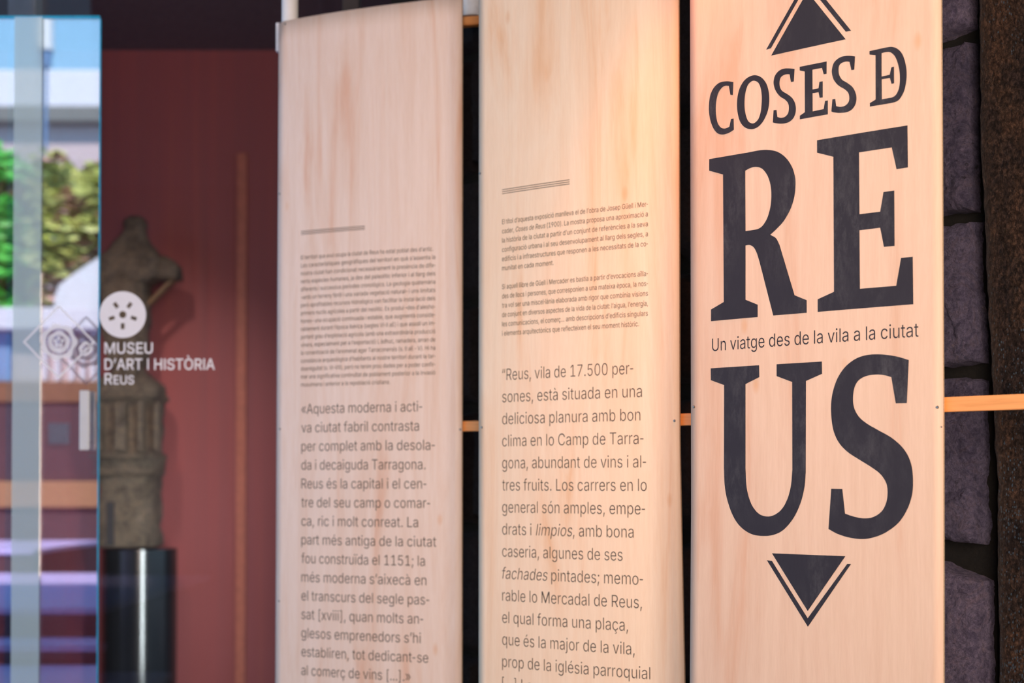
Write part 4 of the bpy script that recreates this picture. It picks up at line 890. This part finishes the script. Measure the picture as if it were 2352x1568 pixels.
# ---------------------------------------------------------------- courtyard behind the camera, mirrored by the glass leaf
def vz(py, D): return EYE + (HORIZON - py)/FPX*D
def vx(px, D): return (px - W/2)/FPX*D
def vy(D): return 2*LY - D
XR = -4.02
def cbox(name, x0, x1, D0, D1, z0, z1, mat, parent=None, bevel=0):
    y0, y1 = vy(D1), vy(D0)
    return box_obj(name, ((x0 + x1)/2, (y0 + y1)/2, (z0 + z1)/2), (x1 - x0, y1 - y0, z1 - z0), mat, parent, bevel)
st = empty('terrace_steps', (-5.6, vy(10), 0), 'broad lilac stone terrace steps in the courtyard, mirrored low in the glass leaf', 'steps')
stp = [(6.6, 8.27, .46), (8.27, 8.69, .573), (8.69, 12.08, .75), (12.08, 14.1, .944)]
for k, (D0, D1, z) in enumerate(stp):
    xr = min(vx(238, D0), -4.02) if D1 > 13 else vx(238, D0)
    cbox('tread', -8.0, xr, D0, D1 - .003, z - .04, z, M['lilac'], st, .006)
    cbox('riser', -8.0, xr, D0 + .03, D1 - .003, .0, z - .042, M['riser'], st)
pw = empty('parapet_wall', (-6, vy(14.3), 0), 'courtyard parapet wall with white coping and wood bands, mirrored in the glass leaf', 'wall')
cbox('wall_base', -9.5, XR, 14.11, 14.5, 0, 2.29, M['riser'], pw)
cbox('timber_band', -9.5, XR, 14.06, 14.11, 1.265, 1.52, M['orange'], pw, .01)
cbox('timber_band', -9.5, XR, 14.08, 14.5, 2.295, 2.5, M['brown'], pw, .01)
cbox('wall_panel', -9.5, XR, 14.2, 14.5, 2.505, 3.0, M['pinkwall'], pw)
cbox('coping', -9.5, XR, 14.0, 14.55, 3.005, 3.22, M['whitewall'], pw, .015)
for px in (100, 130, 163, 188, 212): cbox('baluster', vx(px - 5, 14.12), vx(px + 6, 14.12), 14.10, 14.19, 2.505, 3.0, M['whitewall'], pw, .01)
cbox('blue_panel', -9.5, vx(24, 14.15), 14.14, 14.19, 2.51, 2.99, M['bluewall'], pw)
# sloping white ramp wall
D = 14.9
pts = [(vx(122, D), 3.1), (XR + .4, 3.1), (XR + .4, vz(560, D)), (vx(225, D), vz(588, D)), (vx(165, D), vz(628, D)), (vx(134, D), vz(652, D)), (vx(122, D), vz(680, D))]
V = [(x, vy(D), z) for x, z in pts] + [(x, vy(D + .25), z) for x, z in pts]; n = len(pts)
F = [tuple(range(n)), tuple(range(2*n - 1, n - 1, -1))] + [(i, i + n, (i + 1) % n + n, (i + 1) % n) for i in range(n)]
V = [(x, y, z if z > 3.11 else 0.0) for x, y, z in V]
rw = mesh_obj('ramp_wall', V, F, M['whitewall']); tag(rw, 'white sloping ramp wall mirrored in the glass above the coat of arms', 'wall')

def foliage(name, x0, x1, D0, D1, z0, z1, mats, count, size, label, seed):
    rnd = random.Random(seed)
    root = empty(name, ((x0 + x1)/2, (vy(D0) + vy(D1))/2, 0), label, 'shrub')
    for mi, (mat, share) in enumerate(mats):
        V = []; F = []
        for _ in range(int(count*share)):
            x, D, z = rnd.uniform(x0, x1), rnd.triangular(D0, D1, D0), rnd.uniform(z0, z1)
            zt = z1 - .5 + .9*noise.noise(Vector((x*1.1, seed, 0)))
            if z > zt: continue
            if noise.noise(Vector((x*2.6, z*2.6, seed + mi*7))) < (-.25 if mi == 0 else -.02): continue
            y = vy(D) + .25*noise.noise(Vector((x*2, z*2, 9)))
            c = Vector((x, y, z)); s = size*rnd.uniform(.6, 1.3)
            q = Vector((rnd.gauss(0, 1), rnd.gauss(.6, 1), rnd.gauss(.6, 1))).normalized().to_track_quat('Z', 'Y')
            b = len(V)
            for p in ((-.5, 0, 0), (0, -.22, .04), (.6, 0, 0), (0, .22, .04)): V.append(c + q @ (Vector(p)*s))
            F.append((b, b + 1, b + 2, b + 3))
        o = mesh_obj('leaves', V, F, mat, root); o['kind'] = 'stuff'
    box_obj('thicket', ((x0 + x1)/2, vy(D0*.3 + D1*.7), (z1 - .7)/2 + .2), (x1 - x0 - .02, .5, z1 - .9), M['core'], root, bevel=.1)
    bm = bmesh.new()
    for k in range(5):
        xx = x0 + (x1 - x0)*(k + .5)/5; add_cyl(bm, (xx, vy((D0*1.2 + D1)/2.2), 0), .05, z1 - 1.2, 8, .02)
    bm_obj('stems', bm, M['leafC'], root, smooth=True)
    return root
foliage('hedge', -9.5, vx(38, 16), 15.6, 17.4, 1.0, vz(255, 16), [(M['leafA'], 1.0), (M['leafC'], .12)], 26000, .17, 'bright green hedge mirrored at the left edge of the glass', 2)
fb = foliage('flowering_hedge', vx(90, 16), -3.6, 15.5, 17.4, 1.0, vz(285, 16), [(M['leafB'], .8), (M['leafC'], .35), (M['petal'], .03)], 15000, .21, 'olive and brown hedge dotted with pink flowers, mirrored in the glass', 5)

bd = empty('courtyard_building', (-16, vy(46), 0), 'white building with a grey cornice beyond the hedges, mirrored under the sky', 'building')
D = 44
cbox('wall', vx(-500, D), vx(700, D), D, D + 6, 0, vz(285, D) - .01, M['pinkwall'], bd)
cbox('cornice', vx(-500, D), vx(700, D), D - .5, D + 6, vz(285, D), vz(248, D), M['cornice'], bd, .05)
cbox('attic', vx(-500, D), vx(700, D), D + 2, D + 6, vz(248, D) + .01, vz(155, D + 2), M['whitewall'], bd, .05)
for k in range(7): cbox('window', vx(-120 + 60*k, D), vx(-100 + 60*k, D), D + 1.93, D + 2.02, vz(232, D), vz(205, D), M['bluewhite'], bd)
ls = empty('street_lamp', (vx(100, 22), vy(22), 0), 'tall white street lamp on a thin pole mirrored against the sky', 'lamp')
bm = bmesh.new(); add_cyl(bm, (vx(100, 22), vy(22), 0), .028, vz(150, 22), 16); bm_obj('pole', bm, M['bluewall'], ls, smooth=True)
bm = bmesh.new(); add_cyl(bm, (vx(100, 22), vy(22), vz(150, 22)), .075, vz(112, 22) - vz(150, 22), 20, .10); bm_obj('collar', bm, M['bluewall'], ls, smooth=True)
bm = bmesh.new(); add_cyl(bm, (vx(100, 22), vy(22), vz(112, 22) + .002), .125, .9, 24, .11); bm_obj('lantern', bm, M['white'], ls, smooth=True)
